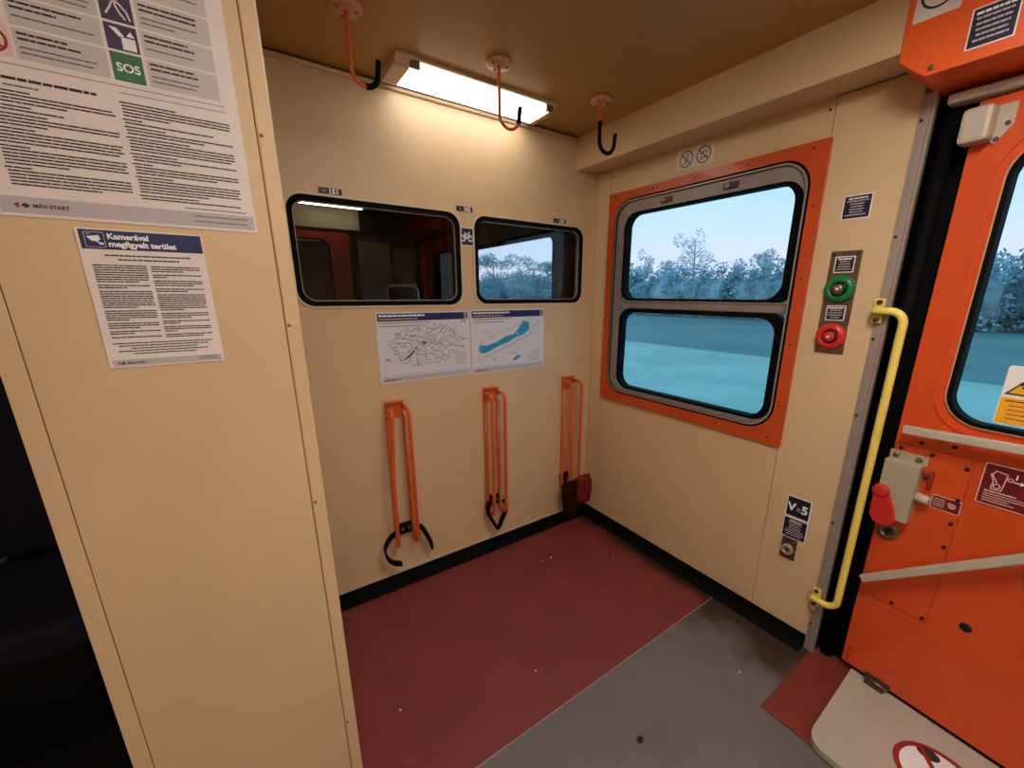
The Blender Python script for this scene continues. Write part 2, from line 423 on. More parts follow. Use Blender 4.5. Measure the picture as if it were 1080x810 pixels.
# ------------------------------------------------------------------ saloon beyond the back wall
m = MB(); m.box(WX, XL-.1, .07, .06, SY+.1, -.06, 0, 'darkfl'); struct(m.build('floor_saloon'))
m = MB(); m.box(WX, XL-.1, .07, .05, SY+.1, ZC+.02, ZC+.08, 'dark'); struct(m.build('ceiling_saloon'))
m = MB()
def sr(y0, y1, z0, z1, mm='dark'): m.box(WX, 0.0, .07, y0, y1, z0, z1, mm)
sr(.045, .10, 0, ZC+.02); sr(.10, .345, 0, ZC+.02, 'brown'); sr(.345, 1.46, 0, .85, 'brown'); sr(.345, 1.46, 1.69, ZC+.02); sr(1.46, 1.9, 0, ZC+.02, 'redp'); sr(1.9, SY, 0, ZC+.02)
struct(m.build('wall_saloon_right'))
root = empty('window_4', (0, .9, .85)); struct(root, 'saloon side window seen through the right internal window', 'window')
m = MB(); m.ring(RW, rr(-1.48, -.33, .83, 1.71, .05), rr(-1.44, -.362, .87, 1.678, .05), -.03, .006, 'rubber'); m.build('window_frame', root)
m = MB(); m.prism(RW, rr(-1.455, -.350, .855, 1.688, .05), -.045, -.04, 'ext_glass'); m.build('pane', root)
m = MB(); m.tube([(-.02, .262, .9), (-.02, .262, 1.66)], .016, 'grime', 10); struct(m.build('trim_4'), 'dark curtain rail post beside the saloon window', 'trim')
SW = 2.4
SF = Fr((0, SW, 0), (1, 0, 0), (0, 0, 1), (0, -1, 0))
m = MB(); m.box(SF, XL, 0, 0, 1.86, -.08, 0, 'brown'); m.box(SF, XL, -.62, 1.885, 2.06, -.08, .0, 'beige'); m.box(SF, -.62, .0, 1.885, 2.06, -.08, .0, 'dark'); m.box(SF, XL, 0, 1.86, 1.885, -.08, .012, 'black')  # dark right end of the beige band paints its fade into shade
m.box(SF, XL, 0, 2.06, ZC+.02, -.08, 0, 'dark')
m.box(SF, -.705, -.66, 0, 1.86, 0, .03, 'black'); m.box(SF, -.66, -.365, .2, 1.80, 0, .006, 'mauve'); m.box(SF, -.340, -.02, .2, 1.76, 0, .006, 'mauve'); m.box(SF, -.366, -.338, .1, 1.80, 0, .02, 'darkred')
struct(m.build('wall_saloon_end'), 'far saloon wall with beige header band', 'wall')
root = empty('door_2', (-1.09, SW-.005, 0)); struct(root, 'red saloon door with rounded dark window, behind the left internal window', 'door')
m = MB(); m.ring(SF, rr(-1.44, -.735, .0, 1.85, .004), rr(-1.25, -.895, 1.0, 1.785, .07), .0, .03, 'sred'); m.build('door_leaf', root)
m = MB(); m.prism(SF, rr(-1.26, -.885, .99, 1.795, .07), .003, .012, 'black'); m.build('door_pane', root)
m = MB(); m.ring(SF, rr(-1.257, -.888, .993, 1.792, .07), rr(-1.243, -.902, 1.007, 1.778, .065), .012, .034, 'rubber')
m.line(SF, (-1.21, 1.774), (-.96, 1.774), .008, .0345, 'alu'); m.build('door_gasket', root)
t = empty('saloon_lamp', (-.83, 2.25, 2.06)); tag(t, 'slim saloon ceiling lamp glinting at the top of the left internal window', 'lamp')
m = MB(); m.box(WX, -1.16, -.54, 2.2, 2.30, 2.045, ZC+.02, 'alud', .004); m.build('lamp_housing', t)
m = MB(); m.box(WX, -1.12, -.62, 2.24, 2.265, 2.038, 2.046, 'slamp', .002); m.build('diffuser', t)

def seat(x, y, label, rail='rail', hw=.22):
    t = empty('train_seat', (x, y, 0)); tag(t, label, 'seat', None)
    F = Fr((x, y, 0), (1, 0, 0), (0, 0, 1), (0, -1, 0))
    m = MB(); m.box(F, -hw, hw, .40, .50, -.22, .26, 'seat', .03); m.build('seat_cushion', t)
    m = MB(); m.box(F, -hw+.01, hw-.01, .50, 1.385, -.30, -.20, 'seat', .03); m.build('seat_back', t)
    m = MB(); m.tube([F(-hw-.005, .5, -.25), F(-hw-.005, 1.36, -.25), F(-hw+.02, 1.395, -.25), F(hw-.02, 1.395, -.25), F(hw+.005, 1.36, -.25), F(hw+.005, .5, -.25)], .010, rail, 8); m.build('seat_frame', t)
    m = MB(); m.box(F, -hw*.7, hw*.7, 0, .40, -.12, .12, 'black', .01); m.build('seat_base', t)
    return t
seat(-.60, 1.15, 'dark blue saloon seat with pale frame seen low in the left internal window', 'rail', .11)
seat(-2.30, -.02, 'dark blue seat in shadow left of the cream partition', 'black')

# ------------------------------------------------------------------ ceiling lamp
def ceiling_lamp(loc, label, along='x', glow='lamp'):
    x, y = loc
    F = Fr((x, y, ZC), (1, 0, 0), (0, 1, 0), (0, 0, 1)) if along == 'x' else Fr((x, y, ZC), (0, 1, 0), (-1, 0, 0), (0, 0, 1))
    P = Fr(F.O, F.V, F.N, F.U)          # profile plane: u across, v up, extruded along the lamp
    t = empty('ceiling_lamp', (x, y, ZC)); tag(t, label, 'lamp')
    prof = [(-.092, 0), (-.092, -.004), (-.078, -.020), (-.062, -.025), (.062, -.025), (.078, -.020), (.092, -.004), (.092, 0)]
    m = MB(); m.box(F, -.325, .325, -.100, .100, -.006, .0, 'alud', .002)
    m.box(F, -.325, .325, .090, .100, -.012, 0, 'alud'); m.box(F, -.325, .325, -.100, -.090, -.010, 0, 'cream2'); m.build('lamp_housing', t)
    m = MB(); m.prism(P, prof, -.275, .305, glow); m.build('diffuser', t)
    pe = [(a*1.05, b*1.08) for a, b in prof]
    m = MB(); m.prism(P, pe, -.328, -.274, 'plast', .002); m.build('end_cap', t)
    m = MB(); m.prism(P, pe, .304, .328, 'plast', .002); m.build('end_cap', t)
    for a in (-.262, .292):
        m = MB(); m.box(F, a-.016, a+.016, -.094, -.080, -.030, -.004, 'steel', .002); m.build('clip', t)
    return t
ceiling_lamp((-.775, -.125), 'lit white strip lamp on the ceiling beside the back wall')
ceiling_lamp((-1.85, -2.75), 'added fill lamp, out of view over the vestibule behind the viewer, on the far side', glow='fill_lamp')  # unseen lamp added to brighten partition and door
ceiling_lamp((-.95, -1.62), 'added fill lamp, out of view over the middle of the vestibule, by the entrance door', glow='fill_lamp')  # unseen overhead lamp added to brighten walls and door

# ------------------------------------------------------------------ bike hooks
def bike_hook(x, y, sleeve, label, bottom=1.894, w=.078):
    t = empty('bike_hook', (x, y, ZC)); tag(t, label, 'hook', 'ceiling bike hooks')
    C = Fr((x, y, ZC), (1, 0, 0), (0, 1, 0), (0, 0, 1))
    m = MB(); m.lathe(C, 0, 0, [(.042, 0), (.042, -.009), (.039, -.012), (.012, -.013)], 'flange', 28); m.build('flange', t)
    for a in (200, 340, 90):
        m = MB(); m.lathe(C, .027*math.cos(math.radians(a)), .027*math.sin(math.radians(a)), [(.006, -.011), (.006, -.015), (.003, -.0165)], 'steel', 10); m.build('screw', t)
    R = w/2; zb = bottom+R
    path = [Vector((x, y, ZC-.01)), Vector((x, y, ZC-.05)), Vector((x, y, zb+.03))] + arc((x+R, y, zb), R, 180, 360, 14, (1, 0, 0), (0, 0, 1))
    path += [Vector((x+w+.002, y, zb+.02)), Vector((x+w+.004, y, zb+.032))]
    m = MB(); m.tube(path, .0055, 'rodor', 10); m.build('hook_rod', t)
    k = {'tip': 10, 'long': 2, 'end': 15}[sleeve]
    sp = path[k:]
    if sleeve == 'long': sp = [Vector((x, y, zb+.065))]+sp
    m = MB(); m.tube(sp+[sp[-1]+Vector((.0005, 0, .004))], .0078, 'rubber', 10); m.build('rubber_sleeve', t)
    return t
bike_hook(-1.275, -.350, 'tip', 'orange ceiling hook with a black sleeve on its tip only, nearest the partition', 1.900, .072)
bike_hook(-.800, -.350, 'end', 'all-orange ceiling hook with bare rod, hanging before the lit lamp', 1.890, .080)
bike_hook(-.335, -.355, 'long', 'ceiling hook with its whole bend sleeved black, near the duct', 1.895, .084)

# ------------------------------------------------------------------ bike holders on the back wall
def bike_holder(xc, label, splay=0.0):
    t = empty('bike_holder', (xc, 0, .86)); tag(t, label, 'bike holder', 'orange bike holders')
    m = MB()
    m.box(BK, xc-.038, xc+.038, .822, .893, 0, .012, 'rodor', .003); m.box(BK, xc-.040, xc+.040, .888, .894, .0, .03, 'rodor', .002)
    m.build('mounting_plate', t)
    for s in (-1, 1):
        x = xc+s*.035; yb, yf = -.020, -.088; r = .0088; sp = splay if s < 0 else 0
        pts = [Vector((x, -.008, .868))]
        pts += [Vector((x, yf+.032, .868))] + arc((x, yf+.030, .838), .030, 90, 180, 6, (0, 1, 0), (0, 0, 1))
        pts += [Vector((x-sp, yf, .55))]
        hz = .268; R = (yb-yf)/2
        pts += [p+Vector((-sp*(yb-p.y)/(yb-yf), 0, 0)) for p in arc((x, (yb+yf)/2, hz), R, 180, 360, 12, (0, 1, 0), (0, 0, 1))]
        pts += [Vector((x, yb, .55)), Vector((x, yb, .825))]
        m = MB(); m.tube(pts, r, 'rodor', 12); m.build('wheel_bar', t)
    m = MB(); m.box(BK, xc-.045, xc+.045, .272, .312, 0, .014, 'rodor', .003); m.box(BK, xc-.030, xc+.030, .265, .318, .014, .03, 'rubber', .004)
    m.lathe(BK, xc-.015, .292, [(.007, .029), (.007, .036), (.004, .038)], 'steel', 10); m.lathe(BK, xc+.015, .292, [(.007, .029), (.007, .036), (.004, .038)], 'steel', 10)
    m.build('lower_bracket', t)
    return t
def smooth(pts, n=5):
    P = [Vector(p) for p in pts]; out = []
    for i in range(len(P)-1):
        a, b, c, d = P[max(i-1, 0)], P[i], P[i+1], P[min(i+2, len(P)-1)]
        for k in range(n):
            u = k/n; out.append(.5*((2*b)+(c-a)*u+(2*a-5*b+4*c-d)*u*u+(3*b-a-3*c+d)*u**3))
    return out+[P[-1]]
h = bike_holder(-1.140, 'orange bike holder with its black strap hanging open in two ends, nearest the partition', .020)
m = MB(); m.strap(smooth([(-1.185, -.055, .300), (-1.218, -.055, .284), (-1.246, -.058, .244), (-1.244, -.062, .200), (-1.222, -.068, .166), (-1.185, -.075, .150)]), (.15, 1, .1), .030, .009, 'rubber'); m.build('strap_end', h)
m = MB(); m.strap(smooth([(-1.100, -.06, .302), (-1.078, -.06, .292), (-1.055, -.06, .245), (-1.037, -.058, .195), (-1.030, -.055, .160)]), (.5, 1, .1), .030, .010, 'rubber'); m.build('strap_end', h)
h = bike_holder(-.668, 'orange bike holder with its black strap closed in a V, middle of the wall')
m = MB(); m.strap([(-.712, -.05, .300), (-.724, -.052, .268), (-.722, -.054, .240), (-.700, -.056, .195), (-.678, -.058, .150), (-.668, -.058, .137), (-.658, -.058, .150), (-.636, -.056, .190), (-.612, -.054, .232), (-.608, -.05, .258), (-.628, -.05, .285)], (.3, 1, 0), .022, .016, 'rubber'); m.build('strap', h)
h = bike_holder(-.170, 'orange bike holder in the corner beside the orange framed window')
# dirty crumpled cloth stuffed behind the corner holder
def lump(parts, name, label, cat):
    t = empty(name, parts[0][0]); tag(t, label, cat)
    for (c, s, mm, seed, nm) in parts:
        bm = bmesh.new(); bmesh.ops.create_icosphere(bm, subdivisions=4, radius=1)
        rnd = random.Random(seed); ks = [(Vector((rnd.uniform(-1, 1), rnd.uniform(-1, 1), rnd.uniform(-1, 1)))*rnd.uniform(5, 15), rnd.uniform(0, 6)) for _ in range(12)]
        for v in bm.verts:
            p = v.co.copy(); k = 1+.055*sum(math.sin(p.dot(a)+b) for a, b in ks)/1.6
            q = Vector([math.copysign(abs(x)**.42, x) for x in p])
            v.co = Vector((q.x*s[0], q.y*s[1], q.z*s[2]))*k*.78
        for f in bm.faces: f.smooth = True
        g = MB(); g.bm.free(); g.bm = bm; g.mi(mm)
        for v in bm.verts: v.co += Vector(c)
        g.build(nm, t)
    return t
lump([((-.225, -.121, .240), (.062, .024, .085), 'plaidd', 3, 'dark_fold'), ((-.125, -.118, .232), (.070, .022, .105), 'plaid', 5, 'red_fold'), ((-.195, -.114, .150), (.085, .024, .052), 'plaidd', 9, 'lower_fold')],
     'dirty_cloth', 'dirty dark red crumpled cloth stuffed at the foot of the corner bike holder', 'cloth')

# ------------------------------------------------------------------ stickers, maps and notices
def sheet(m, fr, u0, u1, v0, v1, r=.0, mm='paper', th=.0012):
    m.prism(fr, rr(u0, u1, v0, v1, r, 4) if r else [(u0, v0), (u1, v0), (u1, v1), (u0, v1)], 0.0004, th, mm)
def org(fr, u, v): return fr(u, v, 0)

def bike_icon(m, F, cu, cv, s, n, mm='white'):
    w = .14*s
    m.annulus(F, cu-.52*s, cv-.22*s, .26*s, .26*s+w, n, mm, 20); m.annulus(F, cu+.52*s, cv-.22*s, .26*s, .26*s+w, n, mm, 20)
    for p, q in (((-.52, -.22), (-.25, .28)), ((-.25, .28), (.28, .28)), ((.28, .28), (.02, -.22)), ((.02, -.22), (-.25, .28)), ((.52, -.22), (.24, .48)), ((.24, .48), (.44, .50)), ((-.36, .42), (-.10, .42)), ((-.52, -.22), (.02, -.22))):
        m.line(F, (cu+p[0]*s, cv+p[1]*s), (cu+q[0]*s, cv+q[1]*s), w*.8, n+.0001, mm)

def num_sticker(u0, u1, v0, v1, s):
    m = MB(); sheet(m, BK, u0, u1, v0, v1, .001, 'navyd')
    h = v1-v0
    bike_icon(m, BK, u0+(u1-u0)*.23, (v0+v1)/2, h*.30, .0018, 'paperd')
    m.text(BK, s, u0+(u1-u0)*.42, v0+h*.13, h*1.04, .0018, 'white', bold=.05, sx=1.12)
    o = m.build('seat_number_sticker', origin=org(BK, (u0+u1)/2, (v0+v1)/2))
    tag(o, 'navy sticker numbered %s with bike symbol, above the %s' % (s, {'151': 'left internal window', '152': 'gap between the two internal windows', '153': 'right internal window'}[s]), 'sticker', 'numbered bike place stickers')
num_sticker(-1.336, -1.258, 1.677, 1.697, '151'); num_sticker(-.808, -.732, 1.676, 1.696, '152'); num_sticker(-.285, -.206, 1.678, 1.698, '153')

m = MB(); sheet(m, BK, -.801, -.726, 1.539, 1.613, 0, 'white'); m.rect(BK, -.798, -.729, 1.542, 1.610, .0014, 'navy')
bike_icon(m, BK, -.7635, 1.577, .034, .0018)
tag(m.build('bike_sticker', origin=org(BK, -.7635, 1.576)), 'square navy sticker with white bicycle, between the two internal windows', 'sticker')

def logo(m, F, u, v, s, n, text=True):
    for du, c in ((0, 'redp'), (.55, 'paperd'), (.9, 'ink')):
        m.poly(F, [(u+du*s, v), (u+du*s+.55*s, v+.45*s), (u+du*s, v+.9*s), (u+du*s-.55*s, v+.45*s)], n, c); n += .0001
    if text: m.text(F, 'MÁV-START', u+1.75*s, v+.18*s, .85*s, n, 'ink', bold=.03)

def map_sheet(u0, u1, v0, v1, kind):
    rnd = random.Random(11 if kind == 'net' else 23)
    m = MB(); sheet(m, BK, u0, u1, v0, v1, 0, 'mapb'); w, h = u1-u0, v1-v0; n = .0015
    U = lambda a: u0+a*w
    V = lambda b: v0+b*h
    m.rect(BK, U(.015), U(.985), V(.875), V(.98), n, 'navy')
    m.words(BK, U(.03), U(.50), V(.937), .0075, n+.0003, 'white', rnd, .008, .022)
    m.words(BK, U(.03), U(.42), V(.897), .0045, n+.0003, 'paperd', rnd, .008, .02)
    m.rect(BK, U(.935), U(.975), V(.885), V(.97), n+.0003, 'paperd'); m.annulus(BK, U(.955), V(.928), .004, .008, n+.0006, 'navy', 12)
    m.words(BK, U(.03), U(.55), V(.845), .003, n, 'inkg', rnd); m.words(BK, U(.03), U(.42), V(.80), .004, n, 'mapr', rnd)
    m.rect(BK, U(.015), U(.985), V(.015), V(.085), n, 'paperd'); m.line(BK, (U(.03), V(.105)), (U(.97), V(.105)), .001, n, 'inkg')
    logo(m, BK, U(.05), V(.028), .010, n+.0003)
    if kind == 'net':
        hub = (.47, .55)
        # country outline: wider than tall, higher to the north-east
        def edge(a):
            rx = .43 if math.cos(a) > 0 else .37; ry = (.20+.09*max(0, math.cos(a-.9))) if math.sin(a) > 0 else .37-.06*max(0, math.cos(a))
            return rx, ry
        cloud = []
        while len(cloud) < 120:
            a = rnd.uniform(0, 2*math.pi); rx, ry = edge(a); f = math.sqrt(rnd.uniform(.01, 1))
            p = (hub[0]+rx*f*math.cos(a), hub[1]+ry*f*math.sin(a))
            if all(((p[0]-q[0])*1.4)**2+(p[1]-q[1])**2 > .0026 for q in cloud): cloud.append(p)
        done = set()
        for p in cloud:
            near = sorted(cloud, key=lambda q: ((q[0]-p[0])*1.4)**2+(q[1]-p[1])**2)[1:4]
            for q in near[:rnd.choice([1, 2, 2, 3])]:
                if (q, p) in done: continue
                done.add((p, q)); mid = ((p[0]+q[0])/2+rnd.uniform(-.012, .012), (p[1]+q[1])/2+rnd.uniform(-.014, .014))
                m.pline(BK, [(U(x_), V(y_)) for x_, y_ in (p, mid, q)], .0013, n+.0001, rnd.choice(['mapl', 'mapl', 'inkg', 'mapr']))
            m.words(BK, U(p[0])+.002, U(p[0])+rnd.uniform(.008, .018), V(p[1])+.0015, .0022, n+.0002, 'inkg', rnd, .005, .010)
        for i in range(11):
            a = 2*math.pi*i/11+.2; rx, ry = edge(a); b2 = a+rnd.uniform(-.25, .25)
            m.pline(BK, [(U(hub[0]), V(hub[1])), (U(hub[0]+rx*.45*math.cos(a)), V(hub[1]+ry*.45*math.sin(a))), (U(hub[0]+rx*.92*math.cos(b2)), V(hub[1]+ry*.92*math.sin(b2)))], .0015, n+.0002, 'mapl')
        for a_, b_ in ((.20, .70), (.36, .66), (.09, .34), (.93, .85), (.93, .58), (.91, .46)):
            for k in range(2): m.words(BK, U(a_-.03), U(a_+.025), V(b_-k*.018), .0028, n+.0002, 'inkg', rnd, .006, .014)
        lk_ = [(.245, .325), (.27, .36), (.33, .42), (.355, .455), (.375, .45), (.345, .395), (.285, .335)]
        m.poly(BK, [(U(a_), V(b_)) for a_, b_ in lk_], n+.0003, 'inkg'); m.line(BK, (U(.375), V(.465)), (U(.40), V(.49)), .007, n+.0003, 'inkg')
        for i in range(6): m.words(BK, U(.82), U(.95), V(.36-i*.035), .0022, n, 'inkg', rnd)
        m.annulus(BK, U(hub[0]), V(hub[1]), .004, .008, n+.0003, 'mapl', 14)
    else:
        lake = [(.09, .36), (.10, .45), (.20, .44), (.33, .49), (.45, .57), (.56, .60), (.62, .68), (.70, .81), (.78, .77), (.78, .66), (.70, .58), (.60, .55), (.48, .47), (.36, .42), (.24, .35), (.14, .31)]
        m.poly(BK, [(U(a_), V(b_)) for a_, b_ in lake], n, 'lake')
        m.line(BK, (U(.60), V(.63)), (U(.615), V(.585)), .007, n+.0002, 'mapb')
        off = [(a_+.03, b_-.06) for a_, b_ in lake[9:]]; m.pline(BK, [(U(a_), V(b_)) for a_, b_ in off], .0016, n+.0001, 'mapr')
        for i in range(34):
            f = i/33; a_ = .10+.74*f; up = i % 2
            base = .33+.38*f; b_ = base+(.13 if up else -.07)
            m.line(BK, (U(a_), V(b_)), (U(a_+.035), V(b_+(.06 if up else -.05))), .0016, n+.0001, 'mapl' if i % 3 else 'mapr')
        m.pline(BK, [(U(.80), V(.66)), (U(.88), V(.74)), (U(.96), V(.80))], .0018, n, 'mapl')
        m.pline(BK, [(U(.16), V(.66)), (U(.24), V(.58)), (U(.30), V(.52))], .0018, n, 'mapl')
        m.pline(BK, [(U(.10), V(.30)), (U(.07), V(.20)), (U(.12), V(.16))], .0018, n, 'mapl')
        m.poly(BK, [(U(.54), V(.155)), (U(.56), V(.20)), (U(.63), V(.25)), (U(.66), V(.23)), (U(.61), V(.17))], n, 'lake')
        for i in range(4): m.words(BK, U(.75), U(.94), V(.28-i*.045), .0022, n, 'inkg', rnd)
        m.words(BK, U(.50), U(.60), V(.275), .003, n, 'redp', rnd)
        for i in range(3): m.words(BK, U(.24+.03*i), U(.33), V(.22-i*.03), .0025, n, 'inkg', rnd)
    o = m.build('railway_map', origin=org(BK, (u0+u1)/2, (v0+v1)/2)); return o
tag(map_sheet(-1.182, -.766, .969, 1.262, 'net'), 'railway network map with branching lines, left sheet of the pair under the windows', 'map')
tag(map_sheet(-.759, -.337, .966, 1.2645, 'lake'), 'map sheet with a long blue lake, right of the branching network map', 'map')

# the big notice (A3) on the partition
m = MB(); rnd = random.Random(3)
a, b, c, d = -1.877, -1.580, 1.437, 1.857; n = .0016
PF = Fr(PT(0, 0, 0), PT.U, PT.V, PT.N)
sheet(m, PF, a, b, c, d, 0, 'paper', .0014)
m.rect(PF, a+.003, b-.003, c+.004, c+.026, n, 'paperd'); logo(m, PF, a+.020, c+.011, .0080, n+.0003)
m.words(PF, b-.095, b-.012, c+.030, .0016, n, 'inkg', rnd, .004, .01); m.words(PF, b-.085, b-.012, c+.019, .0016, n+.0003, 'inkg', rnd, .004, .01); m.words(PF, b-.085, b-.012, c+.011, .0016, n+.0003, 'inkg', rnd, .004, .01)
v = 1.599
m.words(PF, a+.038, a+.128, 1.6065, .0036, n, 'ink', rnd, .005, .014); m.words(PF, a+.038, a+.07, 1.599, .002, n, 'inkg', rnd)
m.line(PF, (a+.005, 1.625), (b-.018, 1.6265), .0009, n, 'inkg'); m.line(PF, (a+.152, 1.617), (b-.018, 1.6185), .0009, n, 'inkg')
def para(u0, u1, v0, v1, step=.0042):
    v = v0; k = 0
    while v > v1:
        L = rnd.randint(1, 5)
        m.words(PF, u0, u0+(u1-u0)*rnd.uniform(.15, .6), v, .0019, n, 'ink', rnd, .006, .018); v -= step
        for i in range(L):
            if v <= v1: break
            m.words(PF, u0+.002, u1 if i < L-1 else u0+(u1-u0)*rnd.uniform(.4, .98), v, .0020, n, 'ink', rnd, .006, .018); v -= step
        v -= step*.25
para(a+.018, a+.143, 1.592, 1.474); para(a+.150, b-.016, 1.604, 1.474)
# icon table in the upper half
rows = [(1.633, 1.669), (1.672, 1.704), (1.707, 1.742), (1.745, 1.780), (1.783, 1.818)]
for i, (v0, v1) in enumerate(rows):
    m.rect(PF, a+.059, a+.148, v0, v1, n, 'paperg'); m.rect(PF, a+.190, b-.022, v0, v1, n, 'paperg')
    for (u0, u1) in ((a+.063, a+.144), (a+.194, b-.026)):
        for k, (hh, cc) in enumerate(((.0026, 'ink'), (.0026, 'ink'), (.0018, 'inkg'), (.0018, 'inkg'))):
            if k == 3 and i % 2: continue
            m.words(PF, u0, u0+(u1-u0)*rnd.uniform(.5, 1), v1-.007-k*.0062-(.003 if k > 1 else 0), hh, n+.0003, cc, rnd, .005, .016)
    cc = 'sos' if i == 0 else 'plum'
    m.rect(PF, a+.1515, a+.186, v0, v1, n, cc)
    m.rect(PF, a+.018, a+.056, v0, v1, n, 'pinkp' if i == 0 else 'paper')
    cu, cv = a+.169, (v0+v1)/2
    if i == 0: m.text(PF, 'SOS', cu, cv-.0055, .0150, n+.0004, 'white', bold=.02, align='c')
    elif i == 1:
        m.poly(PF, [(cu-.001, cv-.014), (cu+.014, cv-.014), (cu+.014, cv+.001), (cu-.001, cv+.001)], n+.0004, 'white')
        m.poly(PF, [(cu-.012, cv+.012), (cu-.004, cv+.011), (cu+.003, cv+.002), (cu-.003, cv+.001)], n+.0004, 'white')
        m.poly(PF, [(cu+.005, cv+.003), (cu+.014, cv+.003), (cu+.010, cv+.010)], n+.0004, 'white')
    else:
        m.pline(PF, [(cu-.012, cv-.010), (cu-.007, cv-.002), (cu-.003, cv+.006), (cu+.003, cv+.006), (cu+.010, cv-.002), (cu+.013, cv-.013)], .002, n+.0004, 'paper')
        m.pline(PF, [(cu-.001, cv+.004), (cu+.003, cv-.006), (cu+.008, cv-.013)], .002, n+.0004, 'paper'); m.annulus(PF, cu, cv+.011, .0, .004, n+.0004, 'paper', 12) if False else m.poly(PF, circ(cu, cv+.011, .0036, 12), n+.0004, 'paper')
cu, cv = a+.038, 1.651
m.annulus(PF, cu, cv, .0125, .0155, n+.0004, 'redp'); m.line(PF, (cu-.010, cv+.009), (cu+.010, cv-.009), .003, n+.0005, 'redp'); m.rect(PF, cu-.002, cu+.008, cv-.004, cv-.001, n+.0006, 'ink')
m.poly(PF, [(a+.022, 1.674), (a+.053, 1.674), (a+.0375, 1.700)], n+.0004, 'ink'); m.poly(PF, [(a+.0275, 1.677), (a+.0475, 1.677), (a+.0375, 1.694)], n+.0006, 'sign_y')
tag(m.build('passenger_notice', origin=org(PT, -1.73, 1.64)), 'large printed notice with green SOS square and columns of small print on the partition', 'notice')

# the camera notice (A5)
m = MB(); a, b, c, d = -1.809, -1.661, 1.217, 1.4275; n = .0016
sheet(m, PF, a, b, c, d, 0, 'paper', .0014)
m.rect(PF, a+.0035, b-.0015, 1.398, 1.4255, n, 'navy')
m.ring(PF, rr(a+.0085, a+.0305, 1.4005, 1.4225, .0012, 3), rr(a+.0092, a+.0298, 1.4012, 1.4218, .001, 3), n, n+.0004, 'paperd')
m.rect(PF, a+.011, a+.016, 1.4188, 1.4200, n+.0004, 'paperd')
m.poly(PF, [(a+.011, 1.4155), (a+.0245, 1.4180), (a+.026, 1.4120), (a+.0215, 1.4095), (a+.016, 1.4095)], n+.0004, 'white')
m.line(PF, (a+.021, 1.410), (a+.0245, 1.4065), .0018, n+.0005, 'white'); m.rect(PF, a+.0235, a+.0285, 1.4045, 1.4075, n+.0005, 'white')
m.text(PF, 'Kamerával', a+.0335, 1.4135, .0112, n+.0005, 'white', bold=.036); m.text(PF, 'megfigyelt terület', a+.0335, 1.4025, .0112, n+.0005, 'white', bold=.036)
rnd = random.Random(8)
m.words(PF, a+.026, b-.020, 1.3885, .0022, n, 'ink', rnd, .004, .01); m.words(PF, a+.040, b-.034, 1.3825, .0022, n, 'ink', rnd, .004, .01)
for (u0, u1, v0) in ((a+.010, a+.071, 1.3740), (a+.076, b-.010, 1.3735)):
    v = v0
    while v > 1.262:
        L = rnd.choice([2, 2, 3, 5, 8])
        for i in range(L):
            if v <= 1.262: break
            m.words(PF, u0, u1 if i < L-1 else u0+(u1-u0)*rnd.uniform(.25, .8), v, .0018, n, 'ink', rnd, .004, .013); v -= .00345
        v -= .0022
for k, (i0, i1) in enumerate(((.010, .012), (.016, .018), (.030, .034), (.014, .02), (.032, .036))): m.words(PF, a+i0, b-i1, 1.2545-k*.0042, .0017, n, 'ink', rnd, .004, .011)
m.rect(PF, a+.004, b-.003, 1.2195, 1.2295, n, 'paperd'); logo(m, PF, a+.012, 1.2215, .0052, n+.0003)
for k in range(2): m.words(PF, b-.034, b-.008, 1.2262-k*.0035, .0013, n+.0003, 'inkg', rnd, .003, .008)
tag(m.build('camera_notice', origin=org(PT, -1.735, 1.32)), 'small sheet headed in white on navy with a camera symbol, under the large notice', 'notice')

# pictogram sticker above the window
m = MB(); sheet(m, RW, .484, .656, 1.842, 1.919, .0, 'paper')
for cu in (.530, .610):
    cv = 1.880
    m.annulus(RW, cu, cv, .0275, .0315, .0017, 'ink'); m.line(RW, (cu-.022, cv+.020), (cu+.022, cv-.020), .004, .0019, 'ink')
    if cu < .55:
        m.pline(RW, [(cu-.012, cv-.020), (cu-.002, cv-.004), (cu+.004, cv+.010)], .0035, .0016, 'inkg'); m.pline(RW, [(cu-.002, cv-.004), (cu+.006, cv-.02)], .0035, .0016, 'inkg'); m.poly(RW, circ(cu+.006, cv+.016, .004, 10), .0016, 'inkg'); m.line(RW, (cu+.002, cv+.006), (cu+.014, cv+.002), .003, .0016, 'inkg')
    else:
        m.ring(RW, rr(cu-.014, cu+.016, cv-.012, cv+.012, .002, 3), rr(cu-.011, cu+.013, cv-.009, cv+.009, .002, 3), .0014, .0016, 'inkg'); m.line(RW, (cu-.014, cv-.014), (cu-.004, cv-.02), .003, .0016, 'inkg')
tag(m.build('prohibition_sticker', origin=org(RW, .57, 1.88)), 'pale sticker with two crossed-out black circles, above the orange framed window', 'sticker')

def blue_label(fr, u0, u1, v0, v1, nm, label, rows, rnd, base='white', ink='navyd', n0=.0, parent=None, heads=1, r=.002):
    m = MB(); F = Fr(fr(0, 0, n0), fr.U, fr.V, fr.N); bw = .0028
    m.prism(F, rr(u0, u1, v0, v1, r, 3), .0003, .0012, base); m.prism(F, rr(u0+bw, u1-bw, v0+bw, v1-bw, r, 3), .0012, .0016, ink)
    w, h = u1-u0, v1-v0; st = (h*.80)/rows
    for i in range(rows):
        L = rnd.uniform(.45, .8)*w; hh = st*(.5 if i < heads else .38)
        m.words(F, (u0+u1-L)/2, (u0+u1+L)/2, v1-.12*h-i*st-hh, hh, .0019, 'white' if i < heads else 'paperd', rnd, w*.06, w*.2)
    if parent is None: return tag(m.build(nm, origin=F((u0+u1)/2, (v0+v1)/2, 0)), label, 'sticker')
    o = m.build(nm, parent); o['label'] = label; return o
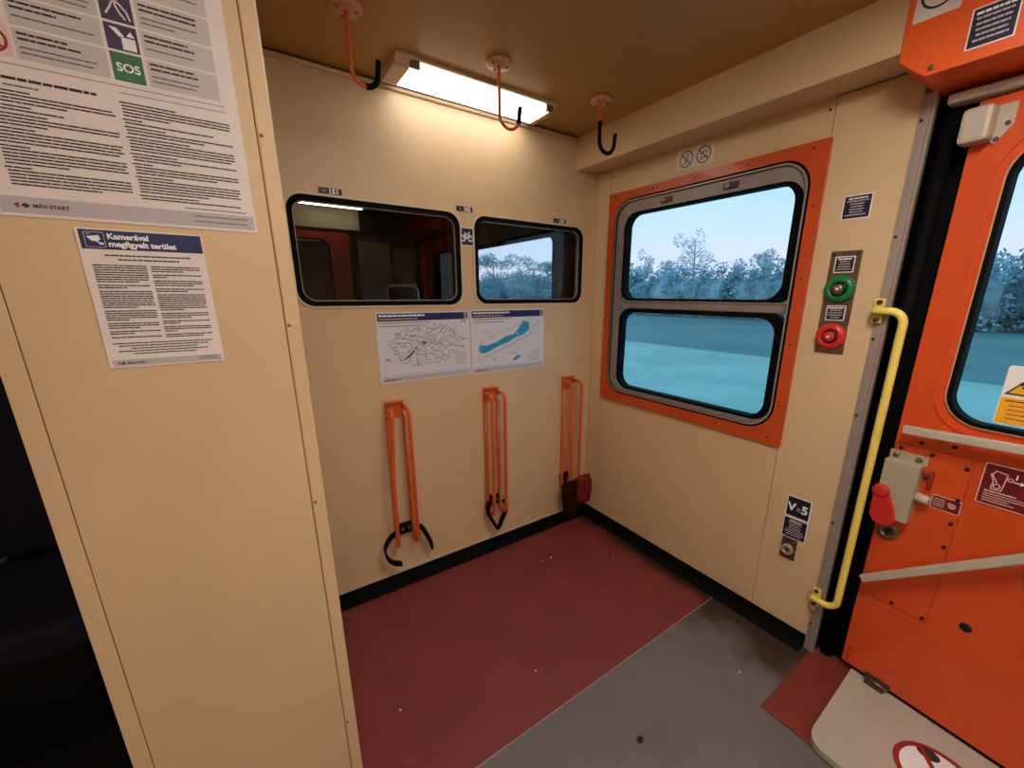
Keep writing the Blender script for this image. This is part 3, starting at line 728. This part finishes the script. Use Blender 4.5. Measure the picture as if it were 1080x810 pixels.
rnd = random.Random(5)
blue_label(RW, 1.129, 1.2035, 1.565, 1.635, 'instruction_sticker', 'navy sticker of white small print high on the wall, above the button panel', 7, rnd)

# button panel
t = empty('button_panel', RW(1.163, 1.305, 0)); tag(t, 'steel plate with green and red push buttons, right of the orange framed window', 'button panel')
m = MB(); m.box(RW, 1.122, 1.2065, 1.143, 1.471, 0, .004, 'steel', .0012); m.build('face_plate', t)
for u, v in ((1.131, 1.461), (1.198, 1.461), (1.131, 1.153), (1.198, 1.153)):
    m = MB(); m.lathe(RW, u, v, [(.0045, .0035), (.0045, .0055), (.002, .006)], 'gap', 10); m.build('screw', t)
blue_label(RW, 1.137, 1.191, 1.404, 1.454, 'button_label', 'navy label over the green button', 5, rnd, n0=.004, parent=t)
blue_label(RW, 1.138, 1.192, 1.252, 1.300, 'button_label', 'navy label over the red button', 5, rnd, n0=.004, parent=t)
for v, c, nm in ((1.352, 'green', 'green push button'), (1.199, 'red', 'red push button')):
    m = MB(); m.lathe(RW, 1.1645, v, [(.0435, .004), (.0435, .010), (.039, .018), (.030, .0215), (.024, .0205), (.022, .012)], c, 36); o = m.build('push_button', t); o['label'] = nm
    g = MB(); g.lathe(RW, 1.1645, v, [(.022, .012), (.0215, .0195), (.019, .0215)], 'black', 28); g.build('button_well', o)
    g = MB(); g.lathe(RW, 1.1645, v, [(.0165, .020), (.0165, .027), (.013, .030), (.004, .0305)], 'steel' if c == 'green' else 'red', 22)
    g.lathe(RW, 1.1645, v, [(.005, .030), (.004, .034), (.002, .035)], 'white' if c == 'green' else 'pinkp', 10); g.build('button_cap', o)

# V >= 5 sticker pair and key switch
m = MB(); F = RW
m.prism(F, rr(1.124, 1.207, .512, .596, .002, 3), .0003, .0012, 'white'); m.prism(F, rr(1.1275, 1.2035, .5155, .5925, .002, 3), .0012, .0016, 'navyd')
m.text(F, 'V', 1.130, .538, .044, .0019, 'white', bold=.035); m.text(F, '5', 1.1765, .538, .044, .0019, 'white', bold=.035); m.text(F, '≥', 1.1575, .540, .030, .0019, 'paperd', bold=.0)
tag(m.build('speed_sticker', origin=F(1.165, .555, 0)), 'navy sticker reading V≥5 in white, low on the wall over the key switch', 'sticker')
blue_label(RW, 1.124, 1.207, .424, .508, 'instruction_sticker', 'navy sticker of white small print between the V≥5 sticker and key switch', 7, rnd)
t = empty('key_switch', RW(1.16, .385, 0)); tag(t, 'small grimy steel key switch plate low on the wall, under two navy stickers', 'switch')
m = MB(); m.box(RW, 1.132, 1.184, .335, .422, 0, .005, 'grime', .0015); m.build('switch_plate', t)
m = MB(); m.lathe(RW, 1.158, .378, [(.022, .005), (.022, .018), (.019, .022), (.012, .022), (.011, .014)], 'alu', 24); m.build('key_barrel', t)
m = MB(); m.box(RW, 1.1555, 1.1605, .369, .387, .014, .0165, 'black'); m.build('key_slot', t)
for u, v in ((1.139, .412), (1.177, .412), (1.139, .345), (1.177, .345)):
    m = MB(); m.lathe(RW, u, v, [(.004, .0045), (.004, .007), (.002, .0075)], 'steel', 8); m.build('screw', t)

# ------------------------------------------------------------------ yellow grab handle at the post
t = empty('grab_handle', RW(1.28, .75, 0)); tag(t, 'long yellow tubular grab handle on the aluminium post by the door', 'handle')
for zc, dv in ((1.287, 0), (.245, 0)):
    m = MB(); m.box(RW, 1.2665, 1.2925, zc-.037, zc+.037, .012, .018, 'yellow', .003)
    for dz in (-.026, .026): m.lathe(RW, 1.2795, zc+dz, [(.0075, .017), (.0075, .023), (.004, .0245)], 'grime', 12)
    m.build('handle_foot', t)
r = .0115; uo = 1.348; zt, zb_ = 1.287, .245
P = lambda u, v: RW(u, v, .032)
pts = [P(1.268, zt), P(1.30, zt)] + [P(uo-.035+.035*math.sin(math.radians(a_)), zt-.035+.035*math.cos(math.radians(a_))) for a_ in range(0, 91, 15)] + [P(uo, .9), P(uo, .6)] + [P(uo-.035+.035*math.cos(math.radians(a_)), zb_+.035-.035*math.sin(math.radians(a_))) for a_ in range(0, 91, 15)] + [P(1.30, zb_), P(1.268, zb_)]
m = MB(); m.tube(pts, r, 'yellow', 14); m.build('handle_bar', t)
m = MB(); m.lathe(RW, 1.274, .19, [(.010, .004), (.010, .012), (.006, .014)], 'rail', 12); tag(m.build('wall_bolt', origin=RW(1.274, .19, 0)), 'round bolt head beneath the lower foot of the yellow handle', 'bolt')

# ------------------------------------------------------------------ lintel box over the door
t = empty('door_header', (0, -1.8, 1.86)); tag(t, 'orange header box over the entrance door with a chamfered corner', 'header box')
m = MB(); m.prism(Fr((.12, 0, 0), (0, -1, 0), (0, 0, 1), (-1, 0, 0)), [(1.246, 2.085), (1.246, 1.908), (1.304, 1.857), (2.41, 1.857), (2.41, 2.085)], 0, .27, 'orange_lit', .002); m.build('header_cover', t)
for u, v in ((1.315, 1.872), (1.75, 1.872), (2.2, 1.872)):
    m = MB(); m.lathe(LT, u, v, [(.006, -.001), (.006, .003), (.003, .0045)], 'steel', 12); m.build('screw', t)
m = MB(); sheet(m, LT, 1.259, 1.345, 1.9815, 2.07, .004, 'paper')
cu, cv = 1.302, 2.034
m.annulus(LT, cu, cv, .030, .035, .0017, 'ink'); m.line(LT, (cu-.024, cv+.022), (cu+.024, cv-.022), .004, .0019, 'ink'); m.ring(LT, rr(cu-.016, cu+.012, cv-.014, cv+.006, .002, 3), rr(cu-.012, cu+.008, cv-.010, cv+.002, .001, 3), .0014, .0016, 'ink')
tag(m.build('prohibition_sticker', origin=LT(1.30, 2.02, 0)), 'white sticker with one crossed-out black circle on the orange header box', 'sticker')
blue_label(LT, 1.369, 1.4465, 1.883, 1.964, 'instruction_sticker', 'navy sticker of white small print on the orange header box', 6, rnd)

# ------------------------------------------------------------------ entrance door
root = empty('door_1', DR(.4, 0, 0)); struct(root, 'orange entrance door with round-cornered window and two pale bars', 'door')
DW = (.056, .62, .985, 1.70)
m = MB(); m.ring(DR, rr(-.031, .90, .042, 1.812, .004), rr(*DW, .085), -.042, 0, 'dorange'); m.build('door_leaf', root)
m = MB()
m.ring(DR, rr(DW[0]-.030, DW[1]+.03, DW[2]-.030, DW[3]+.03, .11), rr(DW[0]-.026, DW[1]+.026, DW[2]-.026, DW[3]+.026, .106), -.001, .0035, 'dorange')
m.ring(DR, rr(DW[0]-.005, DW[1]+.005, DW[2]-.005, DW[3]+.005, .09), rr(DW[0]+.002, DW[1]-.002, DW[2]+.002, DW[3]-.002, .084), -.004, .006, 'flange'); m.build('window_moulding', root)
m = MB(); m.ring(DR, rr(DW[0]-.001, DW[1]+.001, DW[2]-.001, DW[3]+.001, .085), rr(DW[0]+.010, DW[1]-.01, DW[2]+.010, DW[3]-.01, .075), -.03, .007, 'rubber'); m.build('window_gasket', root)
m = MB(); m.prism(DR, rr(DW[0]+.004, DW[1]-.004, DW[2]+.004, DW[3]-.004, .08), -.02, -.015, 'ext_glass'); m.build('door_pane', root)
# access panel outline with bolts
m = MB()
m.box(DR, -.028, .146, .345, .890, -.001, .0025, 'dorange', .0012); m.ring(DR, rr(-.0295, .1475, .3435, .8915, .003, 3), rr(-.0278, .1458, .3452, .8898, .003, 3), -.0005, .0012, 'redp'); m.build('access_panel', root)
for u, v in ((.137, .862), (.137, .765), (.137, .690), (.137, .612), (.137, .357), (.06, .357), (.06, .877), (-.012, .877), (.03, .905), (.10, .915)):
    m = MB(); m.lathe(DR, u, v, [(.0055, .0), (.0055, .006), (.003, .0075)], 'black', 10); m.build('panel_bolt', root)
# two pale bars
def bar(p, q, w, th, off, nm, lab):
    B = Fr(DR(*p, off), DR.U*(q[0]-p[0])+DR.V*(q[1]-p[1]), -DR.U*(q[1]-p[1])+DR.V*(q[0]-p[0]), DR.N)
    L = math.hypot(q[0]-p[0], q[1]-p[1])
    m = MB(); m.box(B, 0, L, -w/2, w/2, -th/2, th/2, 'rail', .0035)
    o = m.build(nm, root); o['label'] = lab
    for k in (.10, .9):
        g = MB(); g.box(B, L*k-.012, L*k+.012, -.007, .007, -off, -th/2+.001, 'dorange', .001); g.build('bar_bracket', o)
bar((-.008, .944), (.80, .992), .024, .020, .040, 'guard_bar', 'upper pale bar under the door window')
bar((-.018, .412), (.56, .922), .024, .020, .040, 'guard_bar', 'lower pale bar sloping up across the door')
# lock box
lk = MB(); lk.box(DR, -.034, .052, .652, .842, .0, .040, 'lockbox', .003); lk = lk.build('lock_box', root); lk['label'] = 'pale grey lock box'
m = MB(); m.box(DR, -.036, .056, .838, .866, .0, .006, 'lockbox', .0015); m.build('mounting_flange', lk)
for u in (-.018, .036):
    m = MB(); m.lathe(DR, u, .852, [(.0075, .005), (.0075, .011), (.004, .0125)], 'steel', 12); m.build('flange_bolt', lk)
m = MB(); lv = [(-.040, .732), (-.036, .752), (-.022, .758), (-.008, .752), (-.004, .738), (-.002, .728), (.018, .690), (.026, .655), (.018, .632), (.0, .626), (-.022, .632), (-.032, .652), (-.034, .690), (-.030, .722)]
m.prism(DR, [(a_*1.12, b_) for a_, b_ in lv], .041, .055, 'red', .003); m.lathe(DR, -.020, .738, [(.018, .040), (.018, .058), (.014, .061)], 'red', 20); o = m.build('lever', lk); o['label'] = 'red plastic lever'
m = MB(); m.tube([DR(.050, .744, .02), DR(.072, .742, .02), DR(.084, .741, .02)], [.014, .014, .011], 'rail', 14); m.build('bolt_cylinder', lk)
m = MB(); m.box(DR, .052, .070, .812, .826, .008, .018, 'redp', .002); m.box(DR, .066, .078, .775, .832, .006, .016, 'redp', .003); o = m.build('catch', lk); o['label'] = 'dark red metal catch'
m = MB(); m.lathe(DR, .006, .594, [(.028, .0), (.028, .008), (.024, .011), (.016, .0112), (.015, .004)], 'steel', 26); m.lathe(DR, .006, .594, [(.009, .003), (.009, .010), (.007, .011)], 'black', 4); o = m.build('lock_escutcheon', root); o['label'] = 'round steel key escutcheon'
m = MB(); m.lathe(DR, .226, .396, [(.0135, -.0), (.0135, .0022), (.008, .003)], 'black', 18); o = m.build('blanking_plug', root); o['label'] = 'round black plug'
for v in (.105, .075, .055):
    m = MB(); m.lathe(DR, -.016+(v-.05)*.06, v, [(.005, 0), (.005, .002), (.003, .003)], 'redp', 8); m.build('rivet', root)
# beige roller cover at the top corner
br_ = MB(); br_.box(DR, -.046, .012, 1.708, 1.790, .0, .05, 'rail', .010); br_ = br_.build('roller_cover', root); br_['label'] = 'beige roller cover at the top corner'
m = MB(); m.prism(DR, [(.008, 1.708), (.016, 1.702), (.042, 1.740), (.042, 1.790), (.008, 1.790)], .0, .006, 'rail', .001); m.build('cover_plate', br_)
for u, v in ((.018, 1.713), (.032, 1.745)):
    m = MB(); m.lathe(DR, u, v, [(.005, .005), (.005, .009), (.003, .010)], 'grime', 10); m.build('screw', br_)
# bottom hinge
hg = MB(); hg.box(DR, .042, .112, .030, .058, -.002, .006, 'grime', .0015); hg = hg.build('floor_hinge', root); hg['label'] = 'grimy steel hinge at the door foot'
m = MB(); m.tube([DR(.044, .040, .009), DR(.110, .040, .009)], .006, 'steel', 10); m.build('hinge_pin', hg)
m = MB(); m.box(DR, .050, .104, .0325, .0375, .006, .030, 'grime', .001); m.build('hinge_leaf', hg)
# stickers on the door
m = MB(); F = DR
m.prism(F, rr(.083, .147, .720, .762, .002, 3), .0026, .0034, 'pinkp'); m.prism(F, rr(.0850, .145, .722, .760, .002, 3), .0034, .0038, 'darkred')
rnd = random.Random(15)
for k in range(4): m.words(F, .088, .113, .751-k*.007, .0022, .0041, 'pinkp', rnd, .004, .01)
m.annulus(F, .129, .741, .005, .008, .0041, 'pinkp', 16); m.poly(F, circ(.129, .741, .003, 10), .0041, 'pinkp'); m.line(F, (.118, .744), (.124, .750), .002, .0042, 'pinkp')
tag(m.build('lock_sticker', origin=F(.115, .741, 0)), 'small dark red sticker with pale drawing beside the lock box', 'sticker')
m = MB()
m.prism(F, rr(.167, .36, .779, .896, .004, 3), .0026, .0034, 'pinkp'); m.prism(F, rr(.1695, .3575, .7815, .8935, .004, 3), .0034, .0038, 'darkred'); n = .0042
m.pline(F, [(.182, .868), (.190, .848), (.188, .826), (.208, .826), (.210, .848), (.212, .874), (.190, .878), (.185, .866), (.197, .846)], .0024, n, 'pinkp'); m.annulus(F, .198, .836, .005, .0075, n+.0002, 'pinkp', 18)
m.annulus(F, .2185, .862, .0035, .0055, n, 'pinkp', 16); m.line(F, (.225, .859), (.238, .8585), .0026, n, 'white'); m.poly(F, [(.237, .864), (.245, .8583), (.237, .8525)], n, 'white'); m.text(F, '1', .2235, .867, .018, n, 'white', bold=.03)
for k in range(5): m.words(F, .178, .178+rnd.uniform(.05, .085), .817-k*.0068, .0036 if k == 0 else .0022, n, 'pinkp', rnd, .006, .016)
tag(m.build('release_sticker', origin=F(.26, .837, 0)), 'large dark red sticker with door release drawing, below the upper pale bar', 'sticker')
m = MB(); G = Fr(DR(0, 0, -.0150), DR.U, DR.V, DR.N)
m.prism(G, rr(.152, .262, 1.003, 1.158, .006, 3), .0003, .001, 'white'); m.prism(G, rr(.154, .260, 1.005, 1.074, .003, 3), .001, .0014, 'sign_y')
tri = [(.156, 1.082), (.258, 1.082), (.207, 1.150)]; m.poly(G, tri, .0014, 'ink'); m.poly(G, [(.164, 1.0865), (.250, 1.0865), (.207, 1.1435)], .0017, 'sign_y')
m.pline(G, [(.186, 1.106), (.194, 1.098), (.204, 1.103), (.214, 1.094), (.228, 1.093)], .006, .0020, 'ink'); m.poly(G, circ(.183, 1.112, .0045, 10), .0020, 'ink')
for k in range(5): m.words(G, .163+.008*(k > 0), .250-.008*(k > 0), 1.064-k*.0115, .004 if k == 0 else .0026, .0017, 'redp', rnd, .008, .02)
tag(m.build('warning_sticker', origin=G(.207, 1.08, 0)), 'yellow and white warning sticker with black triangle on the door window', 'sticker')

# black seal and frame around the doorway
m = MB(); m.box(WX, .062, .125, -1.475, -1.245, 0, 1.90, 'rubber'); m.box(WX, .068, .125, -2.42, -1.475, 1.76, 1.90, 'rubber'); m.box(WX, -.10, .125, -2.43, -2.325, 0, 1.856, 'rubber'); m.box(DR, -.03, .90, 0, .07, -.12, -.0425, 'rubber'); m.box(DR, .02, .90, 1.74, 1.856, -.12, -.0425, 'rubber')
m.box(WX, .05, .125, -2.42, -1.303, -.02, .028, 'rubber'); m.tube([(.034, -1.335, .005), (.034, -1.335, 1.856)], .020, 'rubber', 12)
struct(m.build('trim_5'), 'black rubber door seal in the gap beside the aluminium post', 'seal')
m = MB(); m.box(WX, -.020, .030, -2.32, -1.328, 1.818, 1.842, 'rail', .006); m.box(WX, .03, .08, -2.32, -1.36, 1.83, 1.858, 'black')
tag(m.build('door_track', origin=(0, -1.8, 1.826)), 'pale metal door track under the orange header box', 'door track')

# ------------------------------------------------------------------ floor plate and mat by the door
m = MB(); m.box(WX, -.388, .04, -2.3, -1.296, .0, .006, 'redmat', .0015)
tag(m.build('door_mat', origin=(-.2, -1.8, 0)), 'worn dark red rubber mat on the floor before the entrance door', 'mat')
t = empty('step_cover_plate', (-.2, -1.8, .006)); tag(t, 'pale grey step cover plate with a prohibition sign at the door foot', 'step plate')
pl = [(.003, -1.421), (-.340, -1.431)] + [(-.404+.052-.052*math.sin(math.radians(q)), -1.485+.052*math.cos(math.radians(q))) for q in (10, 25, 40, 55, 70, 85)] + [(-.405, -1.53), (-.405, -2.25), (-.082, -2.25)]
m = MB(); m.prism(WX, pl, .006, .030, 'plate', .002); m.build('plate', t)
m = MB(); cu, cv = -.2136, -1.689
SG = Fr((cu, cv, 0), (1, 0, 0), (0, 1, 0), (0, 0, 1))
m.poly(SG, circ(0, 0, .084, 40), .0305, 'white'); m.annulus(SG, 0, 0, .080, .0945, .0309, 'redp', 44)
foot = [(.062+.02*math.cos(q*math.pi/8), .03+.026*math.sin(q*math.pi/8)) for q in range(16)]
m.poly(SG, [(x_-.004, y_+.0) for x_, y_ in foot], .0309, 'ink'); m.poly(SG, [(x_-.06, y_-.06) for x_, y_ in foot], .0309, 'ink')
m.line(SG, (.068, .050), (-.068, -.050), .013, .0313, 'redp'); o = m.build('prohibition_sign', t); o['label'] = 'round red prohibition sign'

# ------------------------------------------------------------------ bits on the floor
def crumb(x, y, r, mm, seed, label, nm='crumb', grp='crumbs on the lino'):
    rnd = random.Random(seed); bm = bmesh.new(); bmesh.ops.create_icosphere(bm, subdivisions=2, radius=r)
    for v in bm.verts: v.co *= rnd.uniform(.75, 1.2); v.co.z = v.co.z*.6+r*.5
    g = MB(); g.bm.free(); g.bm = bm; g.mi(mm); o = g.build(nm); o.location = (x, y, .001)
    tag(o, label, 'crumb' if nm == 'crumb' else 'pebble', grp); return o
crumb(-.803, -1.136, .010, 'pebble', 1, 'dark pebble lying on the grey lino', 'pebble', None)
crumb(-.476, -.271, .006, 'crumb', 2, 'largest pale crumb on maroon lino below the corner holder')
crumb(-.527, -.264, .004, 'crumb', 3, 'tiny pale crumb just left of the largest crumb')
crumb(-.207, -.457, .004, 'crumb', 4, 'pale crumb on maroon lino below the orange framed window')
crumb(-.927, -.758, .004, 'crumb', 5, 'pale crumb near the edge of the grey lino')
crumb(-.322, -1.189, .005, 'crumb', 6, 'pale crumb on grey lino below the V≥5 sticker')
crumb(-1.38, -.62, .004, 'crumb', 7, 'pale crumb beside the foot of the partition')

# ------------------------------------------------------------------ outside
GZ = -1.3
m = MB(); m.box(WX, 17.0, 260, -120, 320, GZ-.3, GZ, mat('field_dark', (116, 138, 132), .9, mottle=.25, mscale=.15))
struct(m.build('field_ground'), 'dark far field outside the windows', 'ground')
m = MB(); m.box(WX, -20, 17.0, -120, 320, GZ-.3, GZ, mat('verge_grass', (178, 194, 178), .9, mottle=.25, mscale=.4))
struct(m.build('verge_ground'), 'pale grass verge beside the track', 'ground')
leaf = mat('leaf_hazed', (166, 190, 196), .9, mottle=.4, mscale=.5)  # pale blue-grey leaf colour has distance haze painted in
leaf2 = mat('leaf_hazed_light', (216, 216, 224), .9, mottle=.3, mscale=.5)  # paler leaf colour, haze painted in for the far trees
bark = mat('bark_dusk', (190, 190, 196), .9)
def foliage(m, centers, count, size, rnd, mm):
    i_ = m.mi(mm)
    for _ in range(count):
        c, R = rnd.choice(centers); th = rnd.uniform(0, 6.283); z = rnd.uniform(-1, 1); q = rnd.uniform(.6, 1.0)
        p = Vector(c)+Vector((math.sqrt(1-z*z)*math.cos(th)*R[0], math.sqrt(1-z*z)*math.sin(th)*R[1], z*R[2]))*q
        a = Vector((rnd.gauss(0, 1), rnd.gauss(0, 1), rnd.gauss(0, 1))).normalized(); b = a.orthogonal().normalized(); s = size*rnd.uniform(.6, 1.3)
        vs = [m.bm.verts.new(p+a*s), m.bm.verts.new(p+b*s*.55), m.bm.verts.new(p-a*s*.8), m.bm.verts.new(p-b*s*.55)]
        m.bm.faces.new(vs).material_index = i_
# dense hedgerow (uncountable brushwood)
rnd = random.Random(42); m = MB(); cs = []
for i in range(64):
    y = -30+i*2.7; x = 46+rnd.uniform(-1.5, 1.5); h = rnd.uniform(3.2, 4.0)
    cs.append(((x, y, GZ+h*.80), (2.6, 2.4, h*1.12)))
foliage(m, cs, 80000, .26, rnd, leaf)
core = []
for i in range(64): 
    c, R = cs[i]; m.tube([(c[0], c[1]-1.6, GZ+R[2]*.7), (c[0], c[1]+1.6, GZ+R[2]*.7)], R[2]*.5, leaf, 10)
o = m.build('hedgerow', recalc=False, origin=(46, 50, GZ)); tag(o, 'long dense teal hedgerow across the field outside the windows', 'hedge', kind='stuff')
def tree(x, y, h, w, seed, label, mm=leaf2, dens=900, lo=.55, grp='trees behind the hedgerow'):
    rnd = random.Random(seed); t = empty('field_tree', (x, y, GZ)); tag(t, label, 'tree', grp)
    m = MB(); m.tube([(x, y, GZ), (x+.1, y, GZ+h*.5), (x-.1, y+.1, GZ+h*.9)], [.22, .15, .05], bark, 8)
    for k in range(7):
        a_ = rnd.uniform(0, 6.28); z = h*rnd.uniform(.45, .8); m.tube([(x, y, GZ+z), (x+math.cos(a_)*w*.5, y+math.sin(a_)*w*.5, GZ+z+h*.15)], [.07, .02], bark, 6)
    m.build('trunk', t)
    m = MB(); cs = [((x+rnd.uniform(-.6, .6)*w, y+rnd.uniform(-.6, .6)*w, GZ+h*rnd.uniform(lo, .95)), (w*.35, w*.35, h*.10)) for _ in range(9 if lo > .4 else 16)]
    foliage(m, cs, dens, .19, rnd, mm); m.build('crown', t, recalc=False)
T_ = [(56, 37.0, 11.6, 3.4), (56, 46.2, 9.6, 2.0), (56, 51, 8.8, 1.8), (56, 42.0, 8.0, 1.6), (56, 30.4, 7.8, 1.8), (56, 26.6, 8.4, 2.0)]
TL = ['tallest and widest sparse tree over the hedgerow, centre of the upper pane', 'second tree from the left over the hedgerow in the upper pane', 'leftmost tree over the hedgerow in the upper pane', 'low tree just left of the tallest tree over the hedgerow', 'low tree just right of the tallest tree over the hedgerow', 'rightmost tree over the hedgerow in the upper pane']
for i, (x, y, h, w) in enumerate(T_): tree(x, y, h, w, 60+i, TL[i])
for i, (x, y, h, w) in enumerate([(37, 74, 10.6, 4.6), (37, 64.5, 9.6, 4.2), (37, 56, 8.6, 3.8), (37, 48.5, 7.4, 3.2)]):
    tree(x, y, h, w, 80+i, ['first dark bushy tree from the left through the right internal window', 'second dark bushy tree from the left through the right internal window', 'third dark bushy tree from the left through the right internal window', 'fourth dark bushy tree from the left through the right internal window'][i], leaf, 3200, .12, 'trees through the internal window')

# ------------------------------------------------------------------ sky
w = bpy.data.worlds.new('dusk_sky'); SC.world = w; w.use_nodes = True; nt = w.node_tree
bg = nt.nodes['Background']; tc = nt.nodes.new('ShaderNodeTexCoord'); sp = nt.nodes.new('ShaderNodeSeparateXYZ')
rp = nt.nodes.new('ShaderNodeValToRGB'); e = rp.color_ramp.elements
e[0].position = 0.0; e[0].color = (*lin((226, 214, 226)), 1); e[1].position = .62; e[1].color = (*lin((120, 190, 236)), 1)
for p_, c_ in ((.06, (222, 216, 232)), (.13, (204, 216, 240)), (.22, (180, 214, 244)), (.34, (170, 222, 246))):
    q = e.new(p_); q.color = (*lin(c_), 1)
ns = nt.nodes.new('ShaderNodeTexNoise'); ns.inputs['Scale'].default_value = 3; ns.inputs['Detail'].default_value = 4
mp = nt.nodes.new('ShaderNodeMapping'); mp.inputs['Scale'].default_value = (1, 1, 6)
ma = nt.nodes.new('ShaderNodeMath'); ma.operation = 'MULTIPLY_ADD'; ma.inputs[1].default_value = .10; 
sb = nt.nodes.new('ShaderNodeMath'); sb.operation = 'ADD'; sb.inputs[1].default_value = -.05
nt.links.new(tc.outputs['Generated'], sp.inputs[0]); nt.links.new(tc.outputs['Generated'], mp.inputs[0]); nt.links.new(mp.outputs[0], ns.inputs['Vector'])
nt.links.new(ns.outputs['Fac'], ma.inputs[0]); nt.links.new(sp.outputs['Z'], ma.inputs[2]); nt.links.new(ma.outputs[0], sb.inputs[0]); nt.links.new(sb.outputs[0], rp.inputs['Fac'])
nt.links.new(rp.outputs['Color'], bg.inputs['Color']); bg.inputs['Strength'].default_value = 1.15

# ------------------------------------------------------------------ camera
f, cx, cy = 428.052763, 557.733485, 424.897186
R = [[.81935761, -.57327775, .00239296], [-.14588745, -.21254283, -.96619998], [.55440955, .79131421, -.25778261]]
cam = bpy.data.cameras.new('camera'); co = bpy.data.objects.new('camera', cam); COL.objects.link(co)
cam.sensor_fit = 'HORIZONTAL'; cam.sensor_width = 36; cam.lens = f/1080*36
cam.shift_x = (540-cx)/1080; cam.shift_y = (cy-405)/1080; cam.clip_start = .01; cam.clip_end = 1000
mw = Matrix.Identity(4)
for i in range(3): mw[i][0] = R[0][i]; mw[i][1] = -R[1][i]; mw[i][2] = -R[2][i]
mw[0][3], mw[1][3], mw[2][3] = -1.62875078, -1.71090015, 1.33295403
co.matrix_world = mw
SC.camera = co
vs = SC.view_settings; vs.view_transform = 'Standard'; vs.look = 'None'; vs.exposure = 0.3; vs.gamma = 1.0; vs.use_curve_mapping = False
SC.display_settings.display_device = 'sRGB'
